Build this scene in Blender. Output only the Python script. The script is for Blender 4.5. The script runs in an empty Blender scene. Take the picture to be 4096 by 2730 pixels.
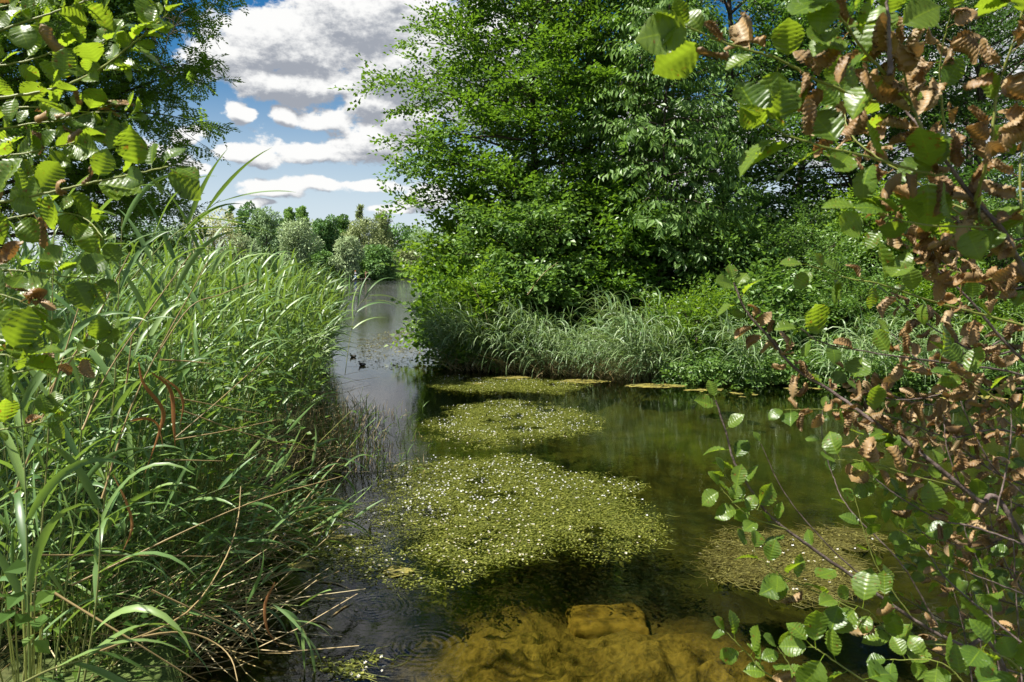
import bpy, math, random
import numpy as np
from mathutils import Vector, Matrix
R = math.radians
random.seed(7)
rng = np.random.default_rng(11)
SC = bpy.context.scene
COL = SC.collection

# ------------------------------------------------------------------ camera
CAM_H, FPX, PITCH = 2.2, 3186.0, R(5.07)
cam_data = bpy.data.cameras.new('camera')
cam = bpy.data.objects.new('camera', cam_data)
COL.objects.link(cam)
cam.location = (0, 0, CAM_H)
cam.rotation_euler = (R(90) - PITCH, 0, 0)
cam_data.sensor_width = 36
cam_data.lens = 28
cam_data.clip_start = 0.05
cam_data.clip_end = 4000
cam_data.dof.use_dof = True
cam_data.dof.focus_distance = 11
cam_data.dof.aperture_fstop = 11
SC.camera = cam
FW = np.array([0, math.cos(PITCH), -math.sin(PITCH)])
UP = np.array([0, math.sin(PITCH), math.cos(PITCH)])
EYE = np.array([0, 0, CAM_H])

def P(px, py, d):
    """world point seen at photo pixel (px,py), d metres ahead"""
    return EYE + d * (FW + UP * ((1365 - py) / FPX) + np.array([(px - 2048) / FPX, 0, 0]))

def G(px, py, z=0.0):
    r = FW + UP * ((1365 - py) / FPX) + np.array([(px - 2048) / FPX, 0, 0])
    return EYE + r * ((z - CAM_H) / r[2])

# ------------------------------------------------------------------ render settings
SC.render.engine = 'CYCLES'
SC.cycles.use_denoising = True
SC.cycles.max_bounces = 7
SC.cycles.diffuse_bounces = 2
SC.cycles.glossy_bounces = 3
SC.cycles.transmission_bounces = 4
SC.cycles.transparent_max_bounces = 8
SC.cycles.caustics_reflective = False
SC.cycles.caustics_refractive = False
SC.cycles.sample_clamp_indirect = 6
SC.view_settings.view_transform = 'Standard'
SC.view_settings.look = 'None'
SC.view_settings.gamma = 1
SC.view_settings.use_curve_mapping = False
SC.view_settings.exposure = 1.28

# ------------------------------------------------------------------ sun
SUN_AZ, SUN_EL = R(-104), R(58)          # azimuth clockwise from the view direction (+Y)
sun_data = bpy.data.lights.new('sun', 'SUN')
sun_data.energy = 5.0
sun_data.angle = R(0.53)
sun_data.color = (1.0, 0.955, 0.88)
sun = bpy.data.objects.new('sun', sun_data)
COL.objects.link(sun)
sd = Vector((math.sin(SUN_AZ) * math.cos(SUN_EL), math.cos(SUN_AZ) * math.cos(SUN_EL), math.sin(SUN_EL)))
sun.rotation_euler = sd.to_track_quat('Z', 'Y').to_euler()
sun.location = (-20, 10, 60)

# ------------------------------------------------------------------ node helper
class NT:
    def __init__(s, tree):
        s.t = tree; s.n = tree.nodes; s.l = tree.links
    def new(s, typ, **kw):
        nd = s.n.new(typ)
        for k, v in kw.items():
            setattr(nd, k, v)
        return nd
    def put(s, sock, val):
        if val is None: return
        if hasattr(val, 'links') or isinstance(val, bpy.types.NodeSocket):
            s.l.new(val, sock)
        else:
            if sock.type == 'RGBA' and len(val) == 3: val = (*val, 1)
            sock.default_value = val
    def m(s, op, a, b=None, c=None, clamp=False):
        nd = s.new('ShaderNodeMath', operation=op); nd.use_clamp = clamp
        s.put(nd.inputs[0], a); s.put(nd.inputs[1], b); s.put(nd.inputs[2], c)
        return nd.outputs[0]
    def v(s, op, a, b=None, out=0):
        nd = s.new('ShaderNodeVectorMath', operation=op)
        s.put(nd.inputs[0], a); s.put(nd.inputs[1], b)
        return nd.outputs['Value'] if op in ('DOT_PRODUCT', 'LENGTH', 'DISTANCE') else nd.outputs[0]
    def noise(s, vec, scale, detail=2, rough=0.5, dist=0.0):
        nd = s.new('ShaderNodeTexNoise')
        s.put(nd.inputs['Vector'], vec); nd.inputs['Scale'].default_value = scale
        nd.inputs['Detail'].default_value = detail; nd.inputs['Roughness'].default_value = rough
        nd.inputs['Distortion'].default_value = dist
        return nd.outputs[0]
    def ramp(s, fac, a, b, lo=0.0, hi=1.0, smooth=True):
        nd = s.new('ShaderNodeMapRange'); nd.interpolation_type = 'SMOOTHSTEP' if smooth else 'LINEAR'
        s.put(nd.inputs[0], fac)
        for i, q in enumerate((a, b, lo, hi)): s.put(nd.inputs[i + 1], q)
        return nd.outputs[0]
    def mix(s, fac, a, b, blend='MIX'):
        nd = s.new('ShaderNodeMix', data_type='RGBA', blend_type=blend)
        s.put(nd.inputs[0], fac); s.put(nd.inputs[6], a); s.put(nd.inputs[7], b)
        return nd.outputs[2]

# ------------------------------------------------------------------ world: sky with cumulus
world = bpy.data.worlds.new('World'); SC.world = world; world.use_nodes = True
w = NT(world.node_tree); w.n.clear()
sky = w.new('ShaderNodeTexSky', sky_type='NISHITA')
sky.sun_disc = False; sky.sun_elevation = SUN_EL; sky.sun_rotation = SUN_AZ
sky.air_density = 1.0; sky.dust_density = 0.4; sky.ozone_density = 2.0; sky.altitude = 50
hs = w.new('ShaderNodeHueSaturation'); hs.inputs['Saturation'].default_value = 1.5; hs.inputs['Value'].default_value = 0.72
w.l.new(sky.outputs[0], hs.inputs['Color'])
tc = w.new('ShaderNodeTexCoord')
DIR = tc.outputs['Generated']
BLOBS = [(1180, 190, 330, 135), (1500, 90, 330, 160), (960, 240, 150, 110), (1620, 300, 260, 150), (1180, 330, 330, 75),
         (1290, 452, 120, 42), (1130, 450, 60, 35), (1480, 430, 200, 60), (1020, 620, 150, 55), (1240, 600, 170, 62), (1480, 560, 210, 95), (1640, 500, 160, 110),
         (1090, 775, 150, 40), (1280, 755, 160, 46), (1460, 745, 130, 36), (810, 690, 62, 30), (760, 545, 70, 40), (940, 440, 50, 32),
         (1700, 800, 90, 60), (1900, 250, 320, 260), (650, 640, 120, 60), (1600, 850, 110, 22), (1250, -380, 380, 170), (1750, -600, 300, 150), (1000, 830, 90, 16)]
def ae(px, py):
    r = FW + UP * ((1365 - py) / FPX) + np.array([(px - 2048) / FPX, 0, 0]); r /= np.linalg.norm(r)
    return math.atan2(r[0], r[1]), math.asin(r[2])
def cloud_field(lift):
    sep = w.new('ShaderNodeSeparateXYZ'); w.l.new(DIR, sep.inputs[0])
    az = w.m('ARCTAN2', sep.outputs[0], sep.outputs[1])
    el = w.m('ADD', w.m('ARCSINE', sep.outputs[2]), lift)
    cmb = w.new('ShaderNodeCombineXYZ'); w.l.new(az, cmb.inputs[0]); w.l.new(w.m('MULTIPLY', el, 1.55), cmb.inputs[1])
    nv = w.v('ADD', cmb.outputs[0], (3.1, 1.7, 0.0))
    n1 = w.noise(nv, 11.0, 8, 0.56, 0.2)
    n2 = w.noise(nv, 30.0, 6, 0.6)
    q = w.new('ShaderNodeCombineXYZ'); w.l.new(az, q.inputs[0]); w.l.new(el, q.inputs[1])
    wn = w.new('ShaderNodeTexNoise'); wn.inputs['Scale'].default_value = 9.0; wn.inputs['Detail'].default_value = 3.0; w.l.new(nv, wn.inputs['Vector'])
    qv = w.v('ADD', q.outputs[0], w.v('MULTIPLY', w.v('SUBTRACT', wn.outputs[1], (0.5, 0.5, 0.5)), (0.075, 0.05, 0.0)))
    total = None
    for (cx, cy, rx, ry) in BLOBS:
        a, e = ae(cx, cy)
        df = w.v('MULTIPLY', w.v('SUBTRACT', qv, (a, e, 0)), (FPX / rx / 1.05, FPX / ry / 1.05, 0))
        g = w.m('MULTIPLY', w.m('POWER', 2.71828, w.m('MULTIPLY', w.v('DOT_PRODUCT', df, df), -1.0)), 1.3 if rx * ry > 20000 else 1.05)
        total = g if total is None else w.m('MAXIMUM', total, w.m('ADD', w.m('MULTIPLY', total, 0.9), w.m('MULTIPLY', g, 0.55))) if False else w.m('SMOOTH_MAX', total, g, 0.25)
    # the rest of the sky carries the same fair-weather cumulus
    a0, e0 = ae(1300, 600)
    dv = w.v('MULTIPLY', w.v('SUBTRACT', q.outputs[0], (a0, e0, 0)), (2.6, 3.4, 0))
    inview = w.m('POWER', 2.71828, w.m('MULTIPLY', w.v('DOT_PRODUCT', dv, dv), -1.0))
    low = w.noise(nv, 3.2, 3, 0.5)
    gen = w.m('MULTIPLY', w.ramp(low, 0.42, 0.62), w.m('SUBTRACT', 1.0, w.ramp(inview, 0.25, 0.6)))
    total = w.m('MAXIMUM', total, gen)
    n3 = w.noise(nv, 85.0, 5, 0.62)
    total = w.m('ADD', total, w.m('MULTIPLY', w.m('SUBTRACT', n3, 0.5), 0.55))
    d = w.m('ADD', total, w.m('ADD', w.m('MULTIPLY', w.m('SUBTRACT', n1, 0.5), 1.7), w.m('MULTIPLY', w.m('SUBTRACT', n2, 0.5), 0.62)))
    ds = w.m('ADD', total, w.m('MULTIPLY', w.m('SUBTRACT', n1, 0.5), 1.3))
    return w.m('SUBTRACT', d, 0.43), el, w.m('SUBTRACT', ds, 0.43)
d0, el, s0 = cloud_field(0.0)
_, _, s1 = cloud_field(0.014)
alpha = w.ramp(d0, -0.02, 0.24)
# cloud seen from below: more cloud above a point -> less sun reaches it
shade = w.ramp(w.m('ADD', w.m('MULTIPLY', w.m('SUBTRACT', s1, s0), 1.15), w.m('MULTIPLY', s0, 0.42)), -0.05, 0.50)
ccol = w.mix(shade, (7.3, 7.3, 7.2), (2.7, 2.9, 3.3))
haze = w.ramp(el, 0.02, 0.26, 0.85, 0.0)
skyc = w.mix(haze, hs.outputs[0], (5.4, 6.1, 6.8))
final = w.mix(alpha, skyc, ccol)
bg = w.new('ShaderNodeBackground'); bg.inputs['Strength'].default_value = 0.056
w.l.new(final, bg.inputs['Color'])
wo = w.new('ShaderNodeOutputWorld'); w.l.new(bg.outputs[0], wo.inputs['Surface'])
world.cycles.sampling_method = 'MANUAL'
world.cycles.sample_map_resolution = 512

# ------------------------------------------------------------------ materials
MATS = {}
def mat(name):
    m = bpy.data.materials.new(name); m.use_nodes = True
    t = NT(m.node_tree); t.n.clear()
    out = t.new('ShaderNodeOutputMaterial')
    MATS[name] = m
    return m, t, out

def leaf_material(name, cols, trans, tmix=0.35, rough=0.42, spec=0.4, island=True, veins=False, spots=0.0, vein_n=8.0):
    m, t, out = mat(name)
    if island:
        rnd = t.new('ShaderNodeNewGeometry').outputs['Random Per Island']
    else:
        rnd = t.new('ShaderNodeObjectInfo').outputs['Random']
    cr = t.new('ShaderNodeValToRGB'); t.l.new(rnd, cr.inputs[0])
    el = cr.color_ramp.elements
    for i, c in enumerate(cols):
        e = el[i] if i < 2 else el.new(0.5)
        e.color = (*c, 1); 
    for i, e in enumerate(el): e.position = i / (len(cols) - 1)
    base = cr.outputs[0]
    tcol = t.mix(0.5, trans, base) if False else t.mix(rnd, tuple(x * 0.75 for x in trans), tuple(x * 1.15 for x in trans))
    if veins:
        uv = t.new('ShaderNodeUVMap').outputs[0]
        sp = t.new('ShaderNodeSeparateXYZ'); t.l.new(uv, sp.inputs[0])
        u = t.m('ABSOLUTE', t.m('SUBTRACT', sp.outputs[0], 0.5))
        ph = t.m('SUBTRACT', t.m('MULTIPLY', sp.outputs[1], vein_n), t.m('MULTIPLY', u, 4.0))
        s = t.m('ABSOLUTE', t.m('SINE', t.m('MULTIPLY', ph, math.pi)))
        vein = t.m('MAXIMUM', t.ramp(s, 0.16, 0.0), t.ramp(u, 0.03, 0.008))
        base = t.mix(t.m('MULTIPLY', vein, 0.45), base, tuple(min(1, x * 1.2) for x in trans))
        tcol = t.mix(t.m('MULTIPLY', vein, 0.35), tcol, tuple(x * 0.55 for x in trans))
        tc_ = t.new('ShaderNodeTexCoord').outputs['Object']
        oi = t.new('ShaderNodeObjectInfo')
        off = t.v('ADD', tc_, t.v('MULTIPLY', oi.outputs['Random'], (40, 17, 9))) if False else tc_
        nz = t.noise(off, 6.0, 4, 0.65)
        if spots > 0:
            k = t.m('MULTIPLY', t.ramp(t.m('ADD', nz, t.m('MULTIPLY', rnd, 0.12)), 0.68, 0.74), spots)
            base = t.mix(k, base, (0.22, 0.085, 0.02)); tcol = t.mix(k, tcol, (0.35, 0.11, 0.015))
    p = t.new('ShaderNodeBsdfPrincipled')
    t.put(p.inputs['Base Color'], base); p.inputs['Roughness'].default_value = rough
    p.inputs['Specular IOR Level'].default_value = spec
    tr = t.new('ShaderNodeBsdfTranslucent'); t.put(tr.inputs[0], tcol)
    mx = t.new('ShaderNodeMixShader'); mx.inputs[0].default_value = tmix
    t.l.new(p.outputs[0], mx.inputs[1]); t.l.new(tr.outputs[0], mx.inputs[2])
    t.l.new(mx.outputs[0], out.inputs[0])
    return m

def plain(name, c1, c2, scale=8.0, rough=0.8, spec=0.2, bump=0.0, detail=4, metallic=0.0):
    m, t, out = mat(name)
    tc = t.new('ShaderNodeTexCoord').outputs['Object']
    nz = t.noise(tc, scale, detail, 0.6)
    p = t.new('ShaderNodeBsdfPrincipled')
    t.put(p.inputs['Base Color'], t.mix(t.ramp(nz, 0.3, 0.7), c1, c2))
    p.inputs['Roughness'].default_value = rough; p.inputs['Specular IOR Level'].default_value = spec
    if bump:
        b = t.new('ShaderNodeBump'); b.inputs['Strength'].default_value = bump; b.inputs['Distance'].default_value = 0.02
        t.l.new(nz, b.inputs['Height']); t.l.new(b.outputs[0], p.inputs['Normal'])
    t.l.new(p.outputs[0], out.inputs[0])
    return m

ALD_G = leaf_material('alder_leaf_green', [(0.055, 0.115, 0.018), (0.09, 0.16, 0.022), (0.12, 0.19, 0.025)], (0.30, 0.43, 0.02), 0.5, 0.36, 0.5, False, True, 0.8)
ALD_B = leaf_material('alder_leaf_brown', [(0.13, 0.08, 0.03), (0.22, 0.14, 0.06), (0.36, 0.265, 0.14), (0.17, 0.10, 0.04), (0.30, 0.20, 0.09)], (0.34, 0.17, 0.04), 0.2, 0.5, 0.35, False, True, 0.6)
TREE_G = leaf_material('tree_leaf', [(0.028, 0.075, 0.012), (0.07, 0.15, 0.018), (0.115, 0.215, 0.025)], (0.2, 0.37, 0.02), 0.34, 0.42, 0.35)
OAK_G = leaf_material('oak_leaf', [(0.025, 0.065, 0.015), (0.058, 0.128, 0.022), (0.10, 0.19, 0.032)], (0.15, 0.30, 0.025), 0.30, 0.40, 0.4)
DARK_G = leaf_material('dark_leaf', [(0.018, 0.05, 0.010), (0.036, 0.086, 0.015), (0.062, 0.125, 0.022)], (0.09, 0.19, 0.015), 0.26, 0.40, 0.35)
CHER_G = leaf_material('cherry_leaf', [(0.06, 0.13, 0.025), (0.12, 0.22, 0.05), (0.17, 0.27, 0.07)], (0.22, 0.40, 0.05), 0.34, 0.40, 0.35)
LIME_G = leaf_material('bright_leaf', [(0.097, 0.184, 0.018), (0.145, 0.241, 0.023), (0.072, 0.149, 0.016)], (0.266, 0.437, 0.023), 0.40, 0.40, 0.4)
PRIV_G = leaf_material('privet_leaf', [(0.045, 0.11, 0.022), (0.10, 0.195, 0.04), (0.16, 0.26, 0.06)], (0.2, 0.36, 0.035), 0.32, 0.40, 0.4)
ROB_G = leaf_material('locust_leaf', [(0.04, 0.10, 0.015), (0.08, 0.165, 0.022), (0.14, 0.23, 0.03)], (0.28, 0.46, 0.03), 0.42, 0.45, 0.3)
POD = leaf_material('locust_pod', [(0.12, 0.035, 0.02), (0.20, 0.075, 0.03), (0.08, 0.03, 0.02)], (0.2, 0.06, 0.02), 0.15, 0.5, 0.3)
REED_G = leaf_material('reed_green', [(0.045, 0.10, 0.022), (0.12, 0.215, 0.045), (0.21, 0.31, 0.075), (0.09, 0.17, 0.05)], (0.27, 0.42, 0.04), 0.27, 0.42, 0.4)
REED_O = leaf_material('reed_green_leaf', [(0.05, 0.115, 0.03), (0.12, 0.215, 0.055), (0.20, 0.30, 0.085), (0.085, 0.17, 0.055)], (0.26, 0.41, 0.05), 0.27, 0.40, 0.45, False)
REED_S = leaf_material('reed_stem', [(0.16, 0.19, 0.05), (0.24, 0.24, 0.08), (0.12, 0.17, 0.045)], (0.2, 0.3, 0.05), 0.12, 0.45, 0.35, False)
REED_SI = leaf_material('reed_stem_mass', [(0.15, 0.18, 0.05), (0.30, 0.25, 0.12), (0.11, 0.16, 0.04)], (0.2, 0.3, 0.05), 0.12, 0.45, 0.35, True)
STRAW = leaf_material('dead_straw', [(0.42, 0.33, 0.13), (0.54, 0.45, 0.25), (0.30, 0.21, 0.08)], (0.38, 0.28, 0.08), 0.18, 0.5, 0.3, True)
RUST = leaf_material('dead_leaf_rust', [(0.34, 0.16, 0.06), (0.42, 0.22, 0.09), (0.26, 0.11, 0.04)], (0.45, 0.2, 0.06), 0.30, 0.6, 0.2, False)
BRAM = leaf_material('bramble_leaf', [(0.07, 0.15, 0.02), (0.13, 0.22, 0.03), (0.05, 0.11, 0.02)], (0.26, 0.4, 0.03), 0.42, 0.45, 0.35)
MATL = leaf_material('crowfoot_leaf', [(0.085, 0.105, 0.014), (0.16, 0.18, 0.022), (0.25, 0.26, 0.05), (0.06, 0.08, 0.012)], (0.25, 0.29, 0.03), 0.25, 0.5, 0.2)
MATR = leaf_material('crowfoot_leaf_brown', [(0.07, 0.062, 0.012), (0.135, 0.118, 0.022), (0.19, 0.18, 0.045), (0.05, 0.045, 0.010)], (0.18, 0.16, 0.025), 0.2, 0.5, 0.2)
SUBM = leaf_material('submerged_weed', [(0.03, 0.04, 0.01), (0.055, 0.065, 0.014), (0.08, 0.085, 0.018)], (0.1, 0.11, 0.02), 0.2, 0.7, 0.1)
PETAL = leaf_material('white_petal', [(0.72, 0.72, 0.66), (0.8, 0.8, 0.76)], (0.6, 0.6, 0.55), 0.25, 0.6, 0.2)
PCORE = plain('flower_centre', (0.65, 0.45, 0.04), (0.7, 0.5, 0.06))
BARK = plain('bark', (0.045, 0.034, 0.026), (0.11, 0.088, 0.07), 14, 0.9, 0.15, 0.6)
BARKG = plain('grey_twig_bark', (0.075, 0.05, 0.042), (0.17, 0.13, 0.115), 40, 0.65, 0.3, 0.4)
TWIGG = plain('green_twig', (0.14, 0.17, 0.035), (0.22, 0.24, 0.05), 30, 0.5, 0.35)
BARE = plain('bare_twig', (0.12, 0.09, 0.07), (0.2, 0.16, 0.13), 20, 0.8)

# ------------------------------------------------------------------ mesh helpers
def mk_mesh(name, V, F, mats, uv=None, smooth=False, midx=None):
    """V (n,3); F list of (m,k) int arrays"""
    if isinstance(F, np.ndarray): F = [F]
    F = [np.asarray(f, dtype=np.int32) for f in F if len(f)]
    me = bpy.data.meshes.new(name)
    V = np.asarray(V, dtype=np.float32)
    me.vertices.add(len(V)); me.vertices.foreach_set('co', V.ravel())
    nl = sum(f.size for f in F); npol = sum(len(f) for f in F)
    me.loops.add(nl); me.polygons.add(npol)
    me.loops.foreach_set('vertex_index', np.concatenate([f.ravel() for f in F]))
    tot = np.concatenate([np.full(len(f), f.shape[1], np.int32) for f in F])
    st = np.concatenate([[0], np.cumsum(tot)[:-1]]).astype(np.int32)
    me.polygons.foreach_set('loop_start', st)
    try: me.polygons.foreach_set('loop_total', tot)
    except Exception: pass
    me.polygons.foreach_set('use_smooth', np.full(npol, smooth, bool))
    if midx is not None: me.polygons.foreach_set('material_index', np.asarray(midx, np.int32))
    if uv is not None:
        lay = me.uv_layers.new(name='UVMap')
        li = np.concatenate([f.ravel() for f in F])
        lay.data.foreach_set('uv', np.asarray(uv, np.float32)[li].ravel())
    for m_ in (mats if isinstance(mats, (list, tuple)) else [mats]): me.materials.append(m_)
    me.update(calc_edges=True)
    return me

def obj(name, data, parent=None, loc=None):
    o = bpy.data.objects.new(name, data); COL.objects.link(o)
    if parent is not None: o.parent = parent
    if loc is not None: o.location = loc
    return o

def tag(o, label=None, cat=None, group=None, kind=None):
    if label: o['label'] = label
    if cat: o['category'] = cat
    if group: o['group'] = group
    if kind: o['kind'] = kind
    return o

def unit(v):
    v = np.asarray(v, float)
    return v / np.maximum(np.linalg.norm(v, axis=-1, keepdims=True), 1e-9)

def tube(pts, rad, sides=5, cap=True):
    pts = np.asarray(pts, float); n = len(pts)
    rad = np.broadcast_to(np.asarray(rad, float), (n,))
    t = unit(np.gradient(pts, axis=0))
    ref = np.where(np.abs(t[:, 2:3]) > 0.9, np.array([[1.0, 0, 0]]), np.array([[0, 0, 1.0]]))
    a = unit(np.cross(t, ref)); b = np.cross(t, a)
    ang = np.arange(sides) * 2 * math.pi / sides
    V = pts[:, None] + rad[:, None, None] * (np.cos(ang)[None, :, None] * a[:, None] + np.sin(ang)[None, :, None] * b[:, None])
    V = V.reshape(-1, 3)
    i = np.arange(n - 1)[:, None] * sides; j = np.arange(sides)[None]; k = (j + 1) % sides
    F = np.stack([i + j, i + k, i + sides + k, i + sides + j], -1).reshape(-1, 4)
    return V, F

def join(parts):
    Vs, Fs, o = [], [], 0
    for V, F in parts:
        Vs.append(V); Fs.append(F + o); o += len(V)
    return np.concatenate(Vs), np.concatenate(Fs)

def bez(pts, n):
    """Catmull-Rom through pts"""
    p = np.asarray(pts, float)
    if len(p) == 2: return p[0] + (p[1] - p[0]) * np.linspace(0, 1, n)[:, None]
    q = np.vstack([2 * p[0] - p[1], p, 2 * p[-1] - p[-2]])
    s = np.linspace(0, len(p) - 1 - 1e-6, n); i = s.astype(int); u = (s - i)[:, None]
    a, b, c, d = q[i], q[i + 1], q[i + 2], q[i + 3]
    return 0.5 * (2 * b + (c - a) * u + (2 * a - 5 * b + 4 * c - d) * u ** 2 + (3 * b - a - 3 * c + d) * u ** 3)

def inpoly(x, y, poly):
    poly = np.asarray(poly); x = np.asarray(x); y = np.asarray(y)
    r = np.zeros(x.shape, bool); n = len(poly)
    for i in range(n):
        x0, y0 = poly[i]; x1, y1 = poly[(i + 1) % n]
        c = (y0 > y) != (y1 > y)
        r ^= c & (x < (x1 - x0) * (y - y0) / ((y1 - y0) if y1 != y0 else 1e-9) + x0)
    return r

def polydist(x, y, poly):
    poly = np.asarray(poly); d = np.full(x.shape, 1e9)
    for i in range(len(poly)):
        a = poly[i]; b = poly[(i + 1) % len(poly)]; ab = b - a
        t = np.clip(((x - a[0]) * ab[0] + (y - a[1]) * ab[1]) / max(ab @ ab, 1e-9), 0, 1)
        d = np.minimum(d, np.hypot(x - a[0] - t * ab[0], y - a[1] - t * ab[1]))
    return np.where(inpoly(x, y, poly), d, -d)

def vnoise(x, y, seed=0):
    """cheap smooth value noise, -1..1"""
    xi = np.floor(x).astype(np.int64); yi = np.floor(y).astype(np.int64)
    fx = x - xi; fy = y - yi; fx = fx * fx * (3 - 2 * fx); fy = fy * fy * (3 - 2 * fy)
    def h(a, b):
        v = (a * 374761393 + b * 668265263 + seed * 1442695041) & 0x7fffffff
        v = ((v ^ (v >> 13)) * 1274126177) & 0x7fffffff
        return ((v ^ (v >> 16)) & 0xffff) / 32767.5 - 1
    return (h(xi, yi) * (1 - fx) + h(xi + 1, yi) * fx) * (1 - fy) + (h(xi, yi + 1) * (1 - fx) + h(xi + 1, yi + 1) * fx) * fy

# ------------------------------------------------------------------ ground (lake bed, banks, far land in one sheet)
def gp(pxs, z=0.0): return np.array([G(a, b, z)[:2] for a, b in pxs])
LEFT_EDGE = gp([(700, 2730), (800, 2500), (900, 2280), (960, 2120), (1060, 2010), (1180, 1900), (1240, 1760), (1300, 1600), (1330, 1450), (1330, 1330)])
LEFT_POLY = np.vstack([[(-1.6, 3.6)], LEFT_EDGE, [(-7.5, 30), (-30, 40), (-300, 60), (-300, -60), (300, -60), (300, 1.5), (2.2, 1.8), (0.5, 2.6), (-1.0, 3.0)]])
RIGHT_EDGE = gp([(1790, 1470), (1900, 1490), (2150, 1497), (2400, 1505), (2600, 1530), (2900, 1540), (3300, 1545), (3700, 1550), (4200, 1560)])
RIGHT_POLY = np.vstack([RIGHT_EDGE, [(30, 14.0), (300, 10), (300, 60), (60, 60), (20, 40), (4, 34), (-1.6, 27), (-2.0, 22)]])
FAR_POLY = np.array([(-400, 120), (-95, 128), (-60, 175), (-42, 192), (-30, 205), (-20, 250), (0, 300), (60, 300), (200, 200), (400, 180), (1500, 400), (1500, 1500), (-1500, 1500), (-1500, 200)], float)
def axis(lo, flo, fhi, hi, step, g=1.13):
    a = list(np.arange(flo, fhi, step)); s = step; x = a[-1]
    while x < hi: s *= g; x += s; a.append(x)
    s = step; x = flo; b = []
    while x > lo: s *= g; x -= s; b.append(x)
    return np.array(b[::-1] + a)
gx = axis(-1400, -1.3, 2.2, 1400, 0.028, 1.07); gy = axis(-60, 3.9, 6.2, 1400, 0.028, 1.07)
X, Y = np.meshgrid(gx, gy)
dl = np.maximum(np.maximum(polydist(X, Y, LEFT_POLY), polydist(X, Y, RIGHT_POLY)), polydist(X, Y, FAR_POLY))
sm = lambda t: np.clip(t, 0, 1) ** 2 * (3 - 2 * np.clip(t, 0, 1))
land = 0.03 + 0.40 * sm(dl / 2.2) + np.clip(dl, 0, 60) * 0.006
bed = -0.06 - 0.42 * sm(-dl / 1.6) - 0.55 * sm((-dl - 1.5) / 5) - 0.25 * sm((Y - 6.0) / 5)
nearz = np.exp(-((X - 0.5) / 1.8) ** 2 - ((Y - 4.6) / 1.5) ** 2)
bed = bed * (1 - 0.25 * nearz)
lump = 0.075 * vnoise(X * 2.0, Y * 2.0, 1) + 0.10 * (0.5 - np.abs(vnoise(X * 4, Y * 4, 2))) * nearz + 0.075 * (0.4 - np.abs(vnoise(X * 8.5, Y * 8.5, 3))) * (0.3 + nearz) + 0.03 * (0.4 - np.abs(vnoise(X * 17, Y * 17, 4))) * nearz
fade = 1 / (1 + (np.hypot(X, Y) / 30) ** 2)
Z = np.where(dl > 0, land + lump * 0.6 * fade, bed + lump * 1.3 * fade)
# bank on which the photographer stands
Z = np.maximum(Z, np.where(dl > 0, 0.55 - 0.18 * np.clip(np.hypot(X + 0.2, Y - 0.5) - 2.0, 0, 9) + lump * 0.3, -9))
ny, nx = X.shape
idx = np.arange(nx * ny).reshape(ny, nx)
GF = np.stack([idx[:-1, :-1], idx[:-1, 1:], idx[1:, 1:], idx[1:, :-1]], -1).reshape(-1, 4)
m, t, out = mat('ground_soil')
geo = t.new('ShaderNodeNewGeometry'); pos = geo.outputs['Position']
sp = t.new('ShaderNodeSeparateXYZ'); t.l.new(pos, sp.inputs[0])
n1 = t.noise(pos, 3.0, 5, 0.65); n2 = t.noise(pos, 26.0, 4, 0.6); n3 = t.noise(pos, 0.6, 3, 0.5)
mud = t.mix(t.ramp(t.m('ADD', t.m('MULTIPLY', n1, 0.6), t.m('MULTIPLY', n2, 0.4)), 0.34, 0.66), (0.042, 0.031, 0.010), (0.22, 0.16, 0.05))
green = t.mix(t.ramp(n1, 0.35, 0.7), (0.016, 0.019, 0.006), (0.048, 0.050, 0.013))
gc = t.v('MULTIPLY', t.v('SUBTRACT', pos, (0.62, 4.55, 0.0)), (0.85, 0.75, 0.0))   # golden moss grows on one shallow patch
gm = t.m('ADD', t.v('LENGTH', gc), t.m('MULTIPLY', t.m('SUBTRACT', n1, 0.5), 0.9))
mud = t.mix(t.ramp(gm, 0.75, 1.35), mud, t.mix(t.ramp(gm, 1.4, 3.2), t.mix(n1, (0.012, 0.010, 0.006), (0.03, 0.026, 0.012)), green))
soil = t.mix(t.ramp(n2, 0.35, 0.65), (0.035, 0.028, 0.016), (0.09, 0.075, 0.035))
grass = t.mix(n1, (0.05, 0.085, 0.02), (0.10, 0.13, 0.035))
soil = t.mix(t.ramp(n3, 0.45, 0.6), soil, grass)
colr = t.mix(t.ramp(sp.outputs[2], -0.03, 0.03), mud, soil)
p = t.new('ShaderNodeBsdfPrincipled'); p.inputs['Roughness'].default_value = 0.95; p.inputs['Specular IOR Level'].default_value = 0.1
t.l.new(colr, p.inputs['Base Color'])
b = t.new('ShaderNodeBump'); b.inputs['Strength'].default_value = 0.7; b.inputs['Distance'].default_value = 0.03
t.l.new(n2, b.inputs['Height']); t.l.new(b.outputs[0], p.inputs['Normal'])
t.l.new(p.outputs[0], out.inputs[0])
ground = obj('ground', mk_mesh('ground', np.stack([X, Y, Z], -1).reshape(-1, 3), GF, m, smooth=True)); tag(ground, kind='structure')
def gz(x, y):
    ix = min(max(np.searchsorted(gx, x) - 1, 0), nx - 2); iy = min(max(np.searchsorted(gy, y) - 1, 0), ny - 2)
    return float(Z[iy, ix])

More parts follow.
